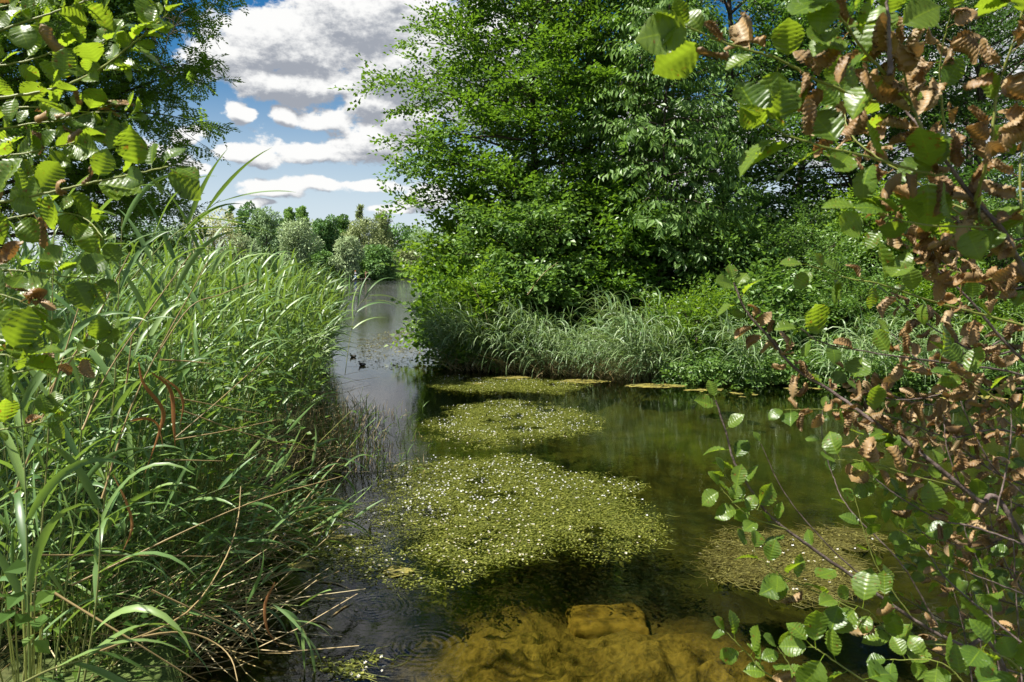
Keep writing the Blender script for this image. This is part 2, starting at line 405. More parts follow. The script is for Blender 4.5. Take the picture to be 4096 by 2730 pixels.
# ------------------------------------------------------------------ water
m, t, out = mat('water_surface')
pos = t.new('ShaderNodeNewGeometry').outputs['Position']
sp = t.new('ShaderNodeSeparateXYZ'); t.l.new(pos, sp.inputs[0])
far = t.m('ADD', t.m('MULTIPLY', t.ramp(sp.outputs[1], 14.0, 30.0), 0.12), t.m('MULTIPLY', t.ramp(sp.outputs[1], 36.0, 54.0), 0.88))
nz1 = t.noise(t.v('MULTIPLY', pos, (1.0, 1.6, 1.0)), 9.0, 3, 0.55)
nz2 = t.noise(t.v('MULTIPLY', pos, (0.7, 1.5, 1.0)), 1.6, 4, 0.6)
patch = t.ramp(t.noise(t.v('MULTIPLY', pos, (0.35, 1.0, 1.0)), 0.06, 2, 0.5), 0.38, 0.62, 0.55, 1.0)
hgt = t.m('ADD', t.m('MULTIPLY', nz1, t.m('ADD', 0.0012, t.m('MULTIPLY', far, 0.004))), t.m('MULTIPLY', t.m('MULTIPLY', nz2, far), t.m('MULTIPLY', patch, 0.10)))
for (cx, cy, k, rad, amp) in ((1490, 2428, 150.0, 0.30, 0.0006), (1700, 2585, 130.0, 0.34, 0.0008), (1640, 2450, 180.0, 0.08, 0.0008), (2700, 2330, 150.0, 0.2, 0.0008), (2930, 2330, 150.0, 0.12, 0.0006)):
    c = G(cx, cy)
    dd = t.v('DISTANCE', pos, tuple(c))
    ring = t.m('MULTIPLY', t.m('SINE', t.m('MULTIPLY', dd, k)), t.m('MULTIPLY', t.m('MULTIPLY', t.ramp(dd, rad, rad * 0.55), t.ramp(nz1, 0.25, 0.75)), amp))
    hgt = t.m('ADD', hgt, ring)
b = t.new('ShaderNodeBump'); b.inputs['Strength'].default_value = 1.0; b.inputs['Distance'].default_value = 1.0
t.l.new(hgt, b.inputs['Height'])
fr = t.new('ShaderNodeFresnel'); fr.inputs['IOR'].default_value = 1.40; t.l.new(b.outputs[0], fr.inputs['Normal'])
gl = t.new('ShaderNodeBsdfGlossy'); gl.inputs['Roughness'].default_value = 0.015; t.l.new(b.outputs[0], gl.inputs['Normal'])
tr = t.new('ShaderNodeBsdfTransparent'); tr.inputs[0].default_value = (0.66, 0.66, 0.40, 1)
mx = t.new('ShaderNodeMixShader'); t.l.new(fr.outputs[0], mx.inputs[0]); t.l.new(tr.outputs[0], mx.inputs[1]); t.l.new(gl.outputs[0], mx.inputs[2])
t.l.new(mx.outputs[0], out.inputs[0])
water = obj('water', mk_mesh('water', [(-500, -2, 0), (500, -2, 0), (500, 420, 0), (-500, 420, 0)], np.array([[0, 1, 2, 3]]), m)); tag(water, kind='structure')

# ------------------------------------------------------------------ foliage generator
def quad_leaf(base, d, nrm, L, W, fold=0.12, droop=0.0):
    """folded diamond leaves for arrays of base points: returns (k,4,3)"""
    d = unit(d); s = unit(np.cross(d, nrm)); n = np.cross(s, d)
    L = np.asarray(L)[:, None]; W = np.asarray(W)[:, None]
    mid = base + d * L * 0.48
    a = mid + s * W * 0.5 + n * W * fold; c = mid - s * W * 0.5 + n * W * fold
    tip = base + d * L - n * L * droop
    return np.stack([base, a, tip, c], 1)

def spray_protos(kind, k, r):
    out = []
    for _ in range(k):
        if kind == 'robinia':          # one compound leaf
            npair = r.integers(6, 9); L = 0.17
            s = np.linspace(0.18, 1, npair) * L
            sag = lambda q: -0.25 * q ** 2 / L
            B = []; D = []
            for q in s:
                for sg in (-1, 1):
                    B.append((q, 0, sag(q))); D.append((0.35, sg, -0.15 + r.normal(0, .15)))
            B.append((L, 0, sag(L))); D.append((1, 0, -0.5))
            B = np.array(B, float); D = np.array(D, float); n = len(B)
            N = np.tile((0, 0, 1.0), (n, 1)) + r.normal(0, 0.25, (n, 3))
            V = quad_leaf(B, D, N, np.full(n, 0.042), np.full(n, 0.021))
        else:
            n, L, lf, wf, tilt, dr = {'broad': (13, 0.42, 0.085, 0.058, 0.45, 0.0), 'oak': (14, 0.38, 0.095, 0.05, 0.5, 0.0),
                                      'cherry': (14, 0.5, 0.115, 0.045, 0.35, 0.9), 'fine': (18, 0.40, 0.055, 0.03, 0.6, 0.0),
                                      'round': (11, 0.42, 0.09, 0.075, 0.5, 0.1), 'dogwood': (12, 0.45, 0.095, 0.06, 0.4, 0.35)}[kind]
            s = np.linspace(0.12, 1, n) * L
            sg = np.where(np.arange(n) % 2 == 0, 1.0, -1.0)
            B = np.stack([s, sg * 0.012 + r.normal(0, .012, n), r.normal(0, .02, n) - 0.12 * s ** 2 / L], 1)
            D = np.stack([0.55 + r.normal(0, .3, n), sg * (0.9 + r.normal(0, .2, n)), r.normal(0.1, .35, n) - dr * 1.6], 1)
            D[-1] = (1, 0, 0.1 - dr)
            N = np.tile((0, 0, 1.0), (n, 1)) + r.normal(0, tilt, (n, 3))
            if dr > 0.5: N[:, 0] += 0.8
            V = quad_leaf(B, D, N, lf * r.uniform(.7, 1.15, n), wf * r.uniform(.75, 1.15, n), 0.15, 0.08)
        out.append(V.reshape(-1, 3))
    return out

PROTO = {}
def sprays_mesh(pos, dirs, scale, kind, r, roll=0.4):
    if kind not in PROTO: PROTO[kind] = spray_protos(kind, 10, np.random.default_rng(5))
    protos = PROTO[kind]
    x = unit(dirs); up = np.tile((0, 0, 1.0), (len(pos), 1)) + r.normal(0, roll, (len(pos), 3))
    y = unit(np.cross(up, x)); z = np.cross(x, y)
    M = np.stack([x, y, z], -1) * scale[:, None, None]
    which = r.integers(0, len(protos), len(pos)); Vs = []
    for k, pr in enumerate(protos):
        s = np.nonzero(which == k)[0]
        if len(s) == 0: continue
        Vs.append((np.einsum('nij,vj->nvi', M[s], pr) + pos[s][:, None]).reshape(-1, 3))
    V = np.concatenate(Vs); F = np.arange(len(V)).reshape(-1, 4)
    return V, F

def limb_path(start, az, elev, L, r, droop=0.1, n=7, wob=0.06):
    d = np.array([math.cos(az) * math.cos(elev), math.sin(az) * math.cos(elev), math.sin(elev)])
    pts = [np.array(start, float)]
    for i in range(n - 1):
        d = unit(d + r.normal(0, wob, 3) + np.array([0, 0, -droop / (n - 1)]))
        pts.append(pts[-1] + d * L / (n - 1))
    return np.array(pts)

def build_tree(name, label, cat, base, H, RAD, leaf, mat_, seed, nl=46, n2=7, cb=0.12, trunk_r=0.14, lean=(0, 0), elev=(5, 65), spacing=0.22,
               extra=(), group=None, droop=0.25, lscale=1.55, stems=1, bark=None, keep=None, second=0.38, side=None):
    r = np.random.default_rng(seed); bark = bark or BARK
    base = np.array(base, float); base[2] = gz(base[0], base[1]) - 0.05
    root = obj(name, None, loc=base); tag(root, label, cat, group)
    tp, limbs, sp, sdir = [], [], [], []
    trunks = []
    for k in range(stems):
        a = 6.283 * k / stems + r.uniform(0, 1)
        off = np.array([lean[0], lean[1], 0]) if stems == 1 else np.array([math.cos(a), math.sin(a), 0]) * RAD * 0.45
        h = H * (1 if k == 0 else r.uniform(.65, .95))
        tpts = np.array([[0, 0, 0]]) + np.linspace(0, 1, 9)[:, None] * np.array([[0, 0, h]]) + (np.linspace(0, 1, 9) ** 1.3)[:, None] * off
        tpts[1:] += r.normal(0, 0.012 * h / 3, (8, 3)) * [1, 1, 0]
        trunks.append(tpts)
        tp.append(tube(tpts, trunk_r * (1 - 0.88 * np.linspace(0, 1, 9)), 7))
    for i in range(nl):
        u = (i + r.uniform(0, 1)) / nl
        T = trunks[i % stems]
        q = cb + (0.99 - cb) * u
        st = T[0] + np.array([np.interp(q, np.linspace(0, 1, 9), T[:, c]) for c in range(3)])
        az = i * 2.39996 + r.normal(0, .3)
        L = RAD * (0.55 + 0.45 * math.sin(math.pi * (0.15 + 0.75 * u))) * (1 - 0.62 * u ** 3) * r.uniform(.75, 1.12)
        if side is not None:   # lopsided crown
            L *= 1 + side[2] * math.cos(az - math.atan2(side[1], side[0]))
        e = R(elev[0] + (elev[1] - elev[0]) * u ** 1.3) + r.normal(0, .1)
        limbs.append(limb_path(st, az, e, L, r, droop))
    for pts in extra: limbs.append(bez(np.array(pts) - base, 8))
    for Lp in limbs:
        LL = np.linalg.norm(np.diff(Lp, axis=0), axis=1).sum()
        tp.append(tube(Lp, np.linspace(max(0.012, 0.012 * LL), 0.004, len(Lp)), 4))
        m2 = max(3, int(n2 * (0.5 + LL / RAD * 0.6)))
        for j in range(m2):
            s = 0.22 + 0.78 * (j + r.uniform(0, 1)) / m2
            f = s * (len(Lp) - 1); ii = min(int(f), len(Lp) - 2); pt = Lp[ii] + (Lp[ii + 1] - Lp[ii]) * (f - ii)
            d = unit(Lp[ii + 1] - Lp[ii])
            sidev = unit(np.cross(d, (0, 0, 1)) + r.normal(0, .25, 3)) * (1 if j % 2 else -1)
            d2 = unit(d * 0.7 + sidev * r.uniform(.4, 1.1) + np.array([0, 0, r.normal(0.10, .28)]))
            l2 = LL * second * (1.15 - 0.6 * s) * r.uniform(.6, 1.2) + 0.15
            end = pt + d2 * l2 + np.array([0, 0, -droop * 0.25 * l2])
            tp.append(tube(np.stack([pt, (pt + end) / 2 + r.normal(0, .03, 3) * l2, end]), [0.008, 0.005, 0.0025], 3))
            ns = max(2, int(l2 / spacing))
            for q in range(ns):
                uq = (q + r.uniform(0.2, 1)) / ns
                sp.append(pt + (end - pt) * uq)
                sdir.append(unit(d2 * 0.8 + unit(np.cross(d2, (0, 0, 1))) * (r.uniform(.3, 1) * (1 if q % 2 else -1)) + r.normal(0, .28, 3) + np.array([0, 0, 0.15 - droop * 0.5])))
        sp.append(Lp[-1]); sdir.append(unit(Lp[-1] - Lp[-2]))
    sp = np.array(sp); sdir = np.array(sdir)
    if keep is not None:
        k = keep(sp + base); sp, sdir = sp[k], sdir[k]
    if leaf == 'robinia': sdir = unit(sdir + r.normal(0, .75, sdir.shape))
    V, F = sprays_mesh(sp, sdir, r.uniform(.8, 1.2, len(sp)) * lscale, leaf, r)
    nt = stems
    V0, F0 = join(tp[:nt]); obj('trunk', mk_mesh('trunk', V0, F0, bark, smooth=True), root)
    V1, F1 = join(tp[nt:]); obj('branches', mk_mesh('branches', V1, F1, bark, smooth=True), root)
    c = obj('crown', mk_mesh('crown', V, F, mat_), root); tag(c, kind='stuff')
    return root, sp + base, sdir

def B(px, d): return (P(px, 1083, d)[0], P(px, 1083, d)[1], 0)

# ------------------------------------------------------------------ wood on the promontory, far bank
GT = 'trees on the far bank'
def front(y0):
    q = np.random.default_rng(2)
    # thin out the side of the crown that is turned away over the land, and the top
    return lambda p: (q.uniform(0, 1, len(p)) < np.where(p[:, 1] > y0 + 0.8, 0.4, 1.0) * np.where(p[:, 2] > 10.5, 0.6, 1.0))
ext = []
for (sx, sy, ex, ey, d) in ((1950, 500, 1480, 335, 20.5), (1950, 600, 1510, 545, 20), (1980, 700, 1545, 690, 20), (1960, 330, 1630, 60, 21), (1990, 300, 1600, 170, 21.5), (1900, 830, 1545, 835, 20), (1990, 420, 1560, 430, 20.8), (2000, 560, 1600, 620, 19.6)):
    a = P(sx + 100, sy, d + 0.6); b_ = P(ex + 85, ey, d); mid = (a + b_) / 2 + np.array([0, 0, 0.25]); ext.append([a, mid, b_])
build_tree('alder_tree', 'tall alder at the tip of the wooded bank with branches reaching out over the lake', 'tree', B(2140, 21.5), 12.5, 3.0, 'broad', TREE_G, 1, 96, 6, 0.14, 0.13, (-0.2, 0), (8, 70), extra=ext, spacing=0.10, keep=front(21.5))
build_tree('oak_tree', 'broad leafy oak in the middle of the far bank wood', 'tree', B(2330, 23.0), 13, 3.9, 'oak', TREE_G, 2, 84, 6, 0.14, 0.17, (0.2, -0.4), (8, 70), spacing=0.105, keep=front(23))
build_tree('cherry_tree', 'slender cherry with pale drooping leaves before the dark wood', 'tree', B(2640, 19.2), 8.2, 1.7, 'cherry', CHER_G, 3, 60, 6, 0.26, 0.05, (0.1, 0), (5, 50), spacing=0.16, droop=0.6)
build_tree('maple_tree', 'dense dark green tree rising behind the pale cherry', 'tree', B(2900, 24.0), 13.5, 4.3, 'broad', OAK_G, 4, 84, 6, 0.10, 0.17, (0, 0), (8, 70), spacing=0.11, keep=front(24))
build_tree('hornbeam_tree', 'dense tree behind the withered alder branches on the far bank', 'tree', B(3400, 23.0), 13, 4.2, 'broad', OAK_G, 5, 80, 6, 0.06, 0.17, (0, 0), (8, 70), spacing=0.115, keep=front(23))
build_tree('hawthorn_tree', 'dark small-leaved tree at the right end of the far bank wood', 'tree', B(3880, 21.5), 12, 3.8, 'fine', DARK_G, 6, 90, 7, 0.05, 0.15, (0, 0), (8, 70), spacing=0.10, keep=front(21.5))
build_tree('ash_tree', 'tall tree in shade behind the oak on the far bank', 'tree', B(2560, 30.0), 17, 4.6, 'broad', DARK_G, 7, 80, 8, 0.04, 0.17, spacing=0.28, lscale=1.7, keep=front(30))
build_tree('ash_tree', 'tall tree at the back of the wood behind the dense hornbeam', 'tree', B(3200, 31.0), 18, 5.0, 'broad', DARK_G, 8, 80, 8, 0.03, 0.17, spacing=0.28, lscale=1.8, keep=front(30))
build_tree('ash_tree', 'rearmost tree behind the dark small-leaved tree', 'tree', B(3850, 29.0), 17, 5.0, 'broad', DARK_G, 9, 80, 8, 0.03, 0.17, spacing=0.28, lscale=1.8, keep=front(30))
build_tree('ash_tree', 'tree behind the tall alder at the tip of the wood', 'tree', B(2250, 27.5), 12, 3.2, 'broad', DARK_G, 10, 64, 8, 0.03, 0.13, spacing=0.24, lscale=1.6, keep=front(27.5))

GS = 'shrubs along the far bank'
for k, (px, d, H, rad, leaf, m_, lab, nl) in enumerate((
    (1945, 20.8, 4.6, 1.7, 'round', LIME_G, 'bright round-leaved hazel shrub at the left tip of the far bank', 46),
    (1870, 19.4, 2.1, 0.9, 'round', TREE_G, 'dark low shrub hanging over the water at the tip of the far bank', 34),
    (1930, 18.2, 2.0, 0.85, 'oak', LIME_G, 'small bright yellow-green shrub above the drooping reeds', 30),
    (2110, 19.0, 3.6, 1.5, 'dogwood', PRIV_G, 'dogwood shrub with broad leaves behind the drooping reeds', 40),
    (2420, 19.6, 3.7, 1.7, 'dogwood', TREE_G, 'tall dogwood shrub left of the cherry trunk', 44),
    (2860, 19.3, 3.3, 1.6, 'dogwood', PRIV_G, 'leafy shrub right of the cherry trunk on the far bank', 40),
    (3180, 18.6, 2.9, 1.5, 'fine', PRIV_G, 'small-leaved privet behind the withered alder twigs', 46),
    (3560, 19.2, 3.3, 1.8, 'dogwood', LIME_G, 'light green shrub behind the brown alder leaves', 42),
    (3960, 18.6, 3.2, 1.8, 'fine', PRIV_G, 'pale small-leaved shrub at the right edge of the far bank', 46),
    (2780, 17.0, 1.25, 0.75, 'fine', LIME_G, 'low yellow-green shrub at the water edge by the algae', 30),
    (3060, 17.2, 1.5, 0.85, 'dogwood', PRIV_G, 'low shrub overhanging the algae mat on the far bank', 30),
    (3420, 17.2, 1.6, 0.95, 'fine', PRIV_G, 'low pale shrub at the water behind the alder stems', 34),
    (3800, 17.2, 1.6, 1.0, 'fine', LIME_G, 'low shrub at the water edge at the right of the far bank', 34))):
    build_tree('shrub', lab, 'shrub', B(px, d), H, rad, leaf, m_, 40 + k, nl, 6, 0.04, 0.035, (0, 0), (10, 60), spacing=0.085, group=GS, stems=4, second=0.45)

# undergrowth filling the shade below the wood
r = np.random.default_rng(77)
n = 9000
ux = r.uniform(-0.5, 19, n); uy = 20.3 + r.uniform(0, 12, n) + 0.03 * ux
uz = np.array([gz(a, b) for a, b in zip(ux, uy)]) + r.uniform(0, 1, n) ** 1.2 * 3.4
V, F = sprays_mesh(np.stack([ux, uy, uz], -1), r.normal(0, 1, (n, 3)) * (1, 1, 0.4), r.uniform(1, 1.6, n), 'dogwood', r)
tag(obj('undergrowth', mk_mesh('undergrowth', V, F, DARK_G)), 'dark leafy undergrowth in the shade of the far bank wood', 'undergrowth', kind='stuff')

# ------------------------------------------------------------------ locust tree, left
_, lsp, lsd = build_tree('locust_tree', 'black locust with feathery leaves and hanging brown pods on the left bank', 'tree', (-9.7, 15.2, 0), 12.0, 3.9, 'robinia', ROB_G, 21, 130, 13, 0.2, 0.14, (-0.5, 0.2), (15, 74),
                         spacing=0.05, lscale=1.75, droop=0.35, side=(1, -0.3, 0.12))
root = bpy.data.objects['locust_tree']
r = np.random.default_rng(3)
k = r.choice(len(lsp), 700)
pb = lsp[k] + r.normal(0, .06, (700, 3)); Ls = r.uniform(.06, .10, 700)
V = quad_leaf(pb, np.tile((0, 0, -1.0), (700, 1)) + r.normal(0, .15, (700, 3)), r.normal(0, 1, (700, 3)), Ls, Ls * 0.17, 0.3).reshape(-1, 3) - np.array(root.location)
tag(obj('seed_pods', mk_mesh('seed_pods', V, np.arange(len(V)).reshape(-1, 4), POD), root), 'hanging dry brown seed pods', kind='stuff')
# bare twig sticking out into the sky
tw = []
def twig(p, d, L, depth):
    pts = limb_path(p, math.atan2(d[1], d[0]), math.asin(np.clip(d[2], -1, 1)), L, r, -0.15, 6, 0.16)
    tw.append(tube(pts, np.linspace(0.008, 0.003, 6) * (0.6 + 0.3 * depth), 4))
    if depth > 0:
        for q in range(5):
            i = 1 + q % 5; twig(pts[i], unit(unit(pts[i] - pts[i - 1]) + r.normal(0, .55, 3) + (0, 0, .1)), L * r.uniform(.35, .55), depth - 1)
a = P(600, 240, 14.2); e = P(820, 235, 13.9)
twig(a, unit(e - a), 1.15, 2)
V, F = join(tw); obj('bare_twig', mk_mesh('bare_twig', V - np.array(root.location), F, BARE, smooth=True), root)

# ------------------------------------------------------------------ trees across the lake
FARM = {}
def farmat(k):
    if k not in FARM:
        c, tr_ = {'dark': ((0.042, 0.085, 0.024), (0.08, 0.14, 0.03)), 'green': ((0.05, 0.095, 0.025), (0.1, 0.17, 0.03)), 'light': ((0.085, 0.14, 0.035), (0.14, 0.22, 0.04)),
                  'silver': ((0.135, 0.175, 0.085), (0.17, 0.2, 0.1)), 'sage': ((0.10, 0.145, 0.07), (0.13, 0.18, 0.06)), 'tan': ((0.19, 0.20, 0.095), (0.2, 0.2, 0.07)), 'olive': ((0.105, 0.125, 0.05), (0.13, 0.16, 0.05))}[k]
        FARM[k] = leaf_material('far_' + k, [tuple(x * 1.9 for x in c), tuple(x * 2.7 for x in c), tuple(x * 3.4 for x in c)], tuple(x * 1.5 for x in tr_), 0.3, 0.5, 0.3)
    return FARM[k]
FARBARK = plain('far_bark', (0.07, 0.055, 0.045), (0.14, 0.12, 0.1), 2)
def far_tree(label, px, topy, hw, kind, d, seed, basey=None, cat='tree', name='lakeside_tree', narrow=False, n=6500):
    r = np.random.default_rng(seed)
    bx, by = B(px, d)[:2]; b0 = np.array([bx, by, max(gz(bx, by), 0.05)])
    H = P(px, topy, d)[2] - b0[2]; W = hw / FPX * d * 1.15
    root = obj(name, None, loc=b0); tag(root, label, cat, 'trees across the lake')
    # lobes: sub-crowns spread through the crown volume
    nl = 8 if narrow else 24
    q = []
    for i in range(nl):
        h = 0.10 + 0.86 * (i + 0.5) / nl
        if narrow: rr = W * (1 - h) * 0.9 + 0.25 * W
        else: rr = W * math.sqrt(max(0.05, 1 - ((h - 0.42) / 0.62) ** 2))
        a = i * 2.4 + r.uniform(0, 1); k_ = r.uniform(.25, .8)
        ls = W * r.uniform(.26, .48) * (1.1 - 0.3 * h)
        q.append((math.cos(a) * rr * k_, math.sin(a) * rr * k_, H * h - (ls * 0.5 if h > .8 else 0), ls, ls * r.uniform(.8, 1.25)))
    q = np.array(q); wts = q[:, 3] ** 2 * q[:, 4]; 
    w_ = r.choice(nl, n, p=wts ** .7 / (wts ** .7).sum())
    dv = unit(r.normal(0, 1, (n, 3))); rad = r.uniform(.55, 1.06, n) ** 0.6
    c = q[w_]
    pos = c[:, :3] + dv * rad[:, None] * np.stack([c[:, 3], c[:, 3], c[:, 4]], -1)
    pos[:, 2] = np.minimum(pos[:, 2], H)
    pos = pos[pos[:, 2] > -0.1]; dv = dv[:len(pos)] if False else unit(pos - np.array([0, 0, H * .45]) + r.normal(0, W * .35, pos.shape))
    m_ = len(pos)
    wl = kind in ('silver', 'tan', 'sage', 'olive')
    sz = r.uniform(.35, .75, m_) * (d / 200) * (1.0 if not wl else 1.05)
    dd = dv * 0.8 + r.normal(0, .6, (m_, 3)) + (np.array([0, 0, -0.5]) if wl else 0)
    V = quad_leaf(pos, dd, dv + (0, 0, .5) + r.normal(0, .5, (m_, 3)), sz * (1.35 if wl else 1.0), sz * (0.45 if wl else 0.85), 0.15).reshape(-1, 3)
    c_ = obj('crown', mk_mesh('crown', V, np.arange(len(V)).reshape(-1, 4), farmat(kind)), root); tag(c_, kind='stuff')
    tp = [tube(np.array([[0, 0, -.5], [0, 0, H * .3], [r.normal(0, .3), 0, H * .9]]), [W * .06 + .1, W * .045 + .08, .05], 7)]
    for i in range(0, nl, 2): tp.append(tube(np.stack([[0, 0, H * .15 + q[i, 2] * .3], (q[i, :3] + [0, 0, H * .2]) / 2, q[i, :3]]), [W * .03, W * .02, .03], 5))
    V, F = join(tp); obj('trunk', mk_mesh('trunk', V, F, FARBARK, smooth=True), root)
    return root
FT = [("broad tan-green willow at the left of the far shore", 860, 845, 118, 'tan', 165, False),
      ("dark slim treetop beside the tan willow across the lake", 932, 806, 34, 'dark', 215, True),
      ("dark alder with a pointed top between willows across the lake", 1005, 808, 66, 'dark', 205, False),
      ("tall grey-green tree behind the silver willow across the lake", 1068, 832, 66, 'sage', 200, False),
      ("light green treetop, left of a pair, behind the far willows", 1165, 822, 34, 'light', 222, False),
      ("light green treetop, right of a pair, behind the far willows", 1212, 820, 38, 'light', 226, False),
      ("large silver-green willow in the middle of the far shore", 1195, 872, 74, 'silver', 192, False),
      ("dark green tree left of the small silver willow across the lake", 1310, 868, 62, 'dark', 204, False),
      ("small round silver willow at the water across the lake", 1388, 946, 58, 'silver', 190, False),
      ("light green treetop above the small silver willow", 1378, 858, 42, 'green', 224, False),
      ("slim pointed birch top on the far shore", 1445, 802, 34, 'olive', 226, True),
      ("broad olive willow above the two anglers across the lake", 1462, 868, 88, 'olive', 216, False),
      ("olive tree right of the pointed birch across the lake", 1526, 838, 52, 'olive', 228, False),
      ("rounded green bush beside the angling jetty", 1512, 985, 78, 'green', 200, False),
      ("olive bush at the right of the far shore beyond the jetty", 1612, 1005, 60, 'olive', 250, False),
      ("grey-green tree on the far shore behind the alder tip", 1720, 920, 90, 'sage', 265, False),
      ("green tree on the far shore hidden behind the hazel shrub", 1860, 900, 90, 'green', 270, False),
      ("willow on the left shore behind the locust leaves", 700, 890, 90, 'sage', 140, False),
      ("dark tree on the left shore behind the reeds", 560, 880, 100, 'dark', 135, False),
      ("green tree on the left shore behind the locust trunk", 380, 840, 120, 'green', 125, False),
      ("low green bush at the foot of the tan willow across the lake", 1000, 1000, 60, 'green', 180, False),
      ("low dark bush under the silver willow across the lake", 1290, 1010, 60, 'green', 190, False),
      ("wide dark tree filling the gap behind the tan willow across the lake", 1060, 880, 110, 'green', 240, False),
      ("wide olive tree at the back of the far shore above the silver willows", 1290, 890, 130, 'olive', 250, False),
      ("dim green tree closing the right of the far shore", 1590, 900, 100, 'green', 275, False),
      ("pale willow low at the left of the far shore above the reed tips", 960, 940, 70, 'silver', 176, False),
      ("low green shrub behind the anglers on the far shore", 1435, 1040, 32, 'light', 196, False)]
for i, (lab, px, ty, hw, kd, d, nar) in enumerate(FT): far_tree(lab, px, ty, hw, kd, d, 100 + i, narrow=nar, n=2600 if nar else (6500 if hw > 50 else 4000))
# fringe of reeds and grass along the far shore
r = np.random.default_rng(5); n = 9000
s_ = r.uniform(0, 1, n); fx = np.interp(s_, [0, .25, .5, .75, 1], [-95, -60, -42, -30, -18]); fy = np.interp(s_, [0, .25, .5, .75, 1], [128, 175, 192, 205, 255]) + r.uniform(0.2, 4, n)
L_ = r.uniform(.8, 2.0, n)
V = quad_leaf(np.stack([fx, fy, np.zeros(n)], -1), np.tile((0, 0, 1.0), (n, 1)) + r.normal(0, .3, (n, 3)), r.normal(0, 1, (n, 3)), L_, L_ * .22).reshape(-1, 3)
tag(obj('shore_grass', mk_mesh('shore_grass', V, np.arange(len(V)).reshape(-1, 4), farmat('light'))), 'fringe of grass and reeds along the far shore', 'grass', kind='stuff')
#@@PART2
# ------------------------------------------------------------------ reeds
def strip(pts, side, W, across=2, fold=0.0):
    """ribbon along pts; W widths; side unit vectors"""
    pts = np.asarray(pts); n = len(pts); W = np.asarray(W)[:, None]
    if across == 2:
        V = np.stack([pts - side * W * .5, pts + side * W * .5], 1).reshape(-1, 3)
    else:
        nn = unit(np.cross(side, np.gradient(pts, axis=0)))
        V = np.stack([pts - side * W * .5, pts - nn * W * fold, pts + side * W * .5], 1).reshape(-1, 3)
    k = across
    i = np.arange(n - 1)[:, None] * k; j = np.arange(k - 1)[None]
    F = np.stack([i + j, i + j + 1, i + k + j + 1, i + k + j], -1).reshape(-1, 4)
    return V, F

def blade(start, d, L, W, r, n=7, bend=1.4, wind=(0.35, 0, 0), across=2, twist=0.5):
    """one reed leaf: leaves the stem along d, then arches over"""
    d = unit(d); pts = [np.array(start, float)]; st = L / (n - 1); ds = [d]
    for i in range(n - 1):
        u = i / (n - 1)
        d = unit(d + (np.array([0, 0, -1.0]) * bend * (0.35 + 1.3 * u) + np.array(wind) * 0.8) * (1.0 / (n - 1)))
        pts.append(pts[-1] + d * st); ds.append(d)
    pts = np.array(pts); ds = np.array(ds)
    ref = unit(np.array([0, 0, 1.0]) + r.normal(0, .35, 3))
    side = unit(np.cross(ds, ref)); nn = np.cross(side, ds)
    a = np.linspace(0, 1, n)[:, None] * r.normal(0, twist)
    side = unit(side * np.cos(a) + nn * np.sin(a))
    u = np.linspace(0, 1, n)
    Wd = W * np.clip(np.minimum(0.45 + u * 2.6, (1 - u) ** 0.75 * 1.45), 0.03, 1)
    return strip(pts, side, Wd, across, 0.18)

def make_reed(r, H=2.4, nl=9, lean=0.10, bend=1.5, Lr=(.30, .52), W=.026, n=7, across=2, t0=0.25, wind=(0.35, 0, 0), sides=4):
    t = np.linspace(0, 1, 7)
    st = np.stack([lean * H * t ** 2 + r.normal(0, .01) * t, r.normal(0, .04) * H * t ** 2, H * t * (1 - 0.12 * lean * t)], -1)
    stem = tube(st, np.linspace(.0042, .0016, 7), sides)
    leaves = []; a0 = r.uniform(0, 6.28)
    for i in range(nl):
        q = t0 + (1 - t0) * (i + .5) / nl
        p = np.array([np.interp(q, t, st[:, c]) for c in range(3)])
        a = a0 + (i % 2) * math.pi + r.normal(0, .5)
        up = r.uniform(.8, 1.9) * (1 + 0.8 * q ** 4)
        d = np.array([math.cos(a) + .35, math.sin(a), up])
        L = r.uniform(*Lr) * (0.75 + 0.5 * math.sin(math.pi * q)); 
        leaves.append(blade(p, d, L, W * r.uniform(.75, 1.15), r, n, bend * r.uniform(.6, 1.4), wind, across))
    return stem, leaves

def rot_z(a): c, s = math.cos(a), math.sin(a); return np.array([[c, -s, 0], [s, c, 0], [0, 0, 1.0]])
def rot_axis(ax, a): return np.array(Matrix.Rotation(a, 3, Vector(ax)))

class Mass:
    def __init__(s): s.p = []
    def add(s, V, F, M=None, o=None):
        if M is not None: V = V @ M.T
        if o is not None: V = V + o
        s.p.append((V, F))
    def build(s, name, m, label=None, cat=None, parent=None, smooth=False):
        V, F = join(s.p)
        if parent is not None: V = V - np.array(parent.location)
        o = obj(name, mk_mesh(name, V, F, m, smooth=smooth), parent)
        return tag(o, label, cat, kind='stuff')

def reed_kit(count, seed, **kw):
    r = np.random.default_rng(seed); out = []
    for _ in range(count): out.append(make_reed(r, **kw))
    return out
def kit_meshes(kit, sm=None, lm=None):
    res = []
    for st, lv in kit:
        res.append((mk_mesh('stem', *st, sm or REED_S, smooth=True), [mk_mesh('leaf', *l, lm or REED_O, smooth=True) for l in lv]))
    return res
def place_reed(meshes, loc, M, label, group):
    o = obj('reed', None); tag(o, label, 'reed', group)
    o.matrix_world = Matrix.Translation(Vector(loc)) @ Matrix([list(x) for x in M]).to_4x4()
    obj('stem', meshes[0], o)
    for l in meshes[1]: obj('leaf', l, o)
    return o

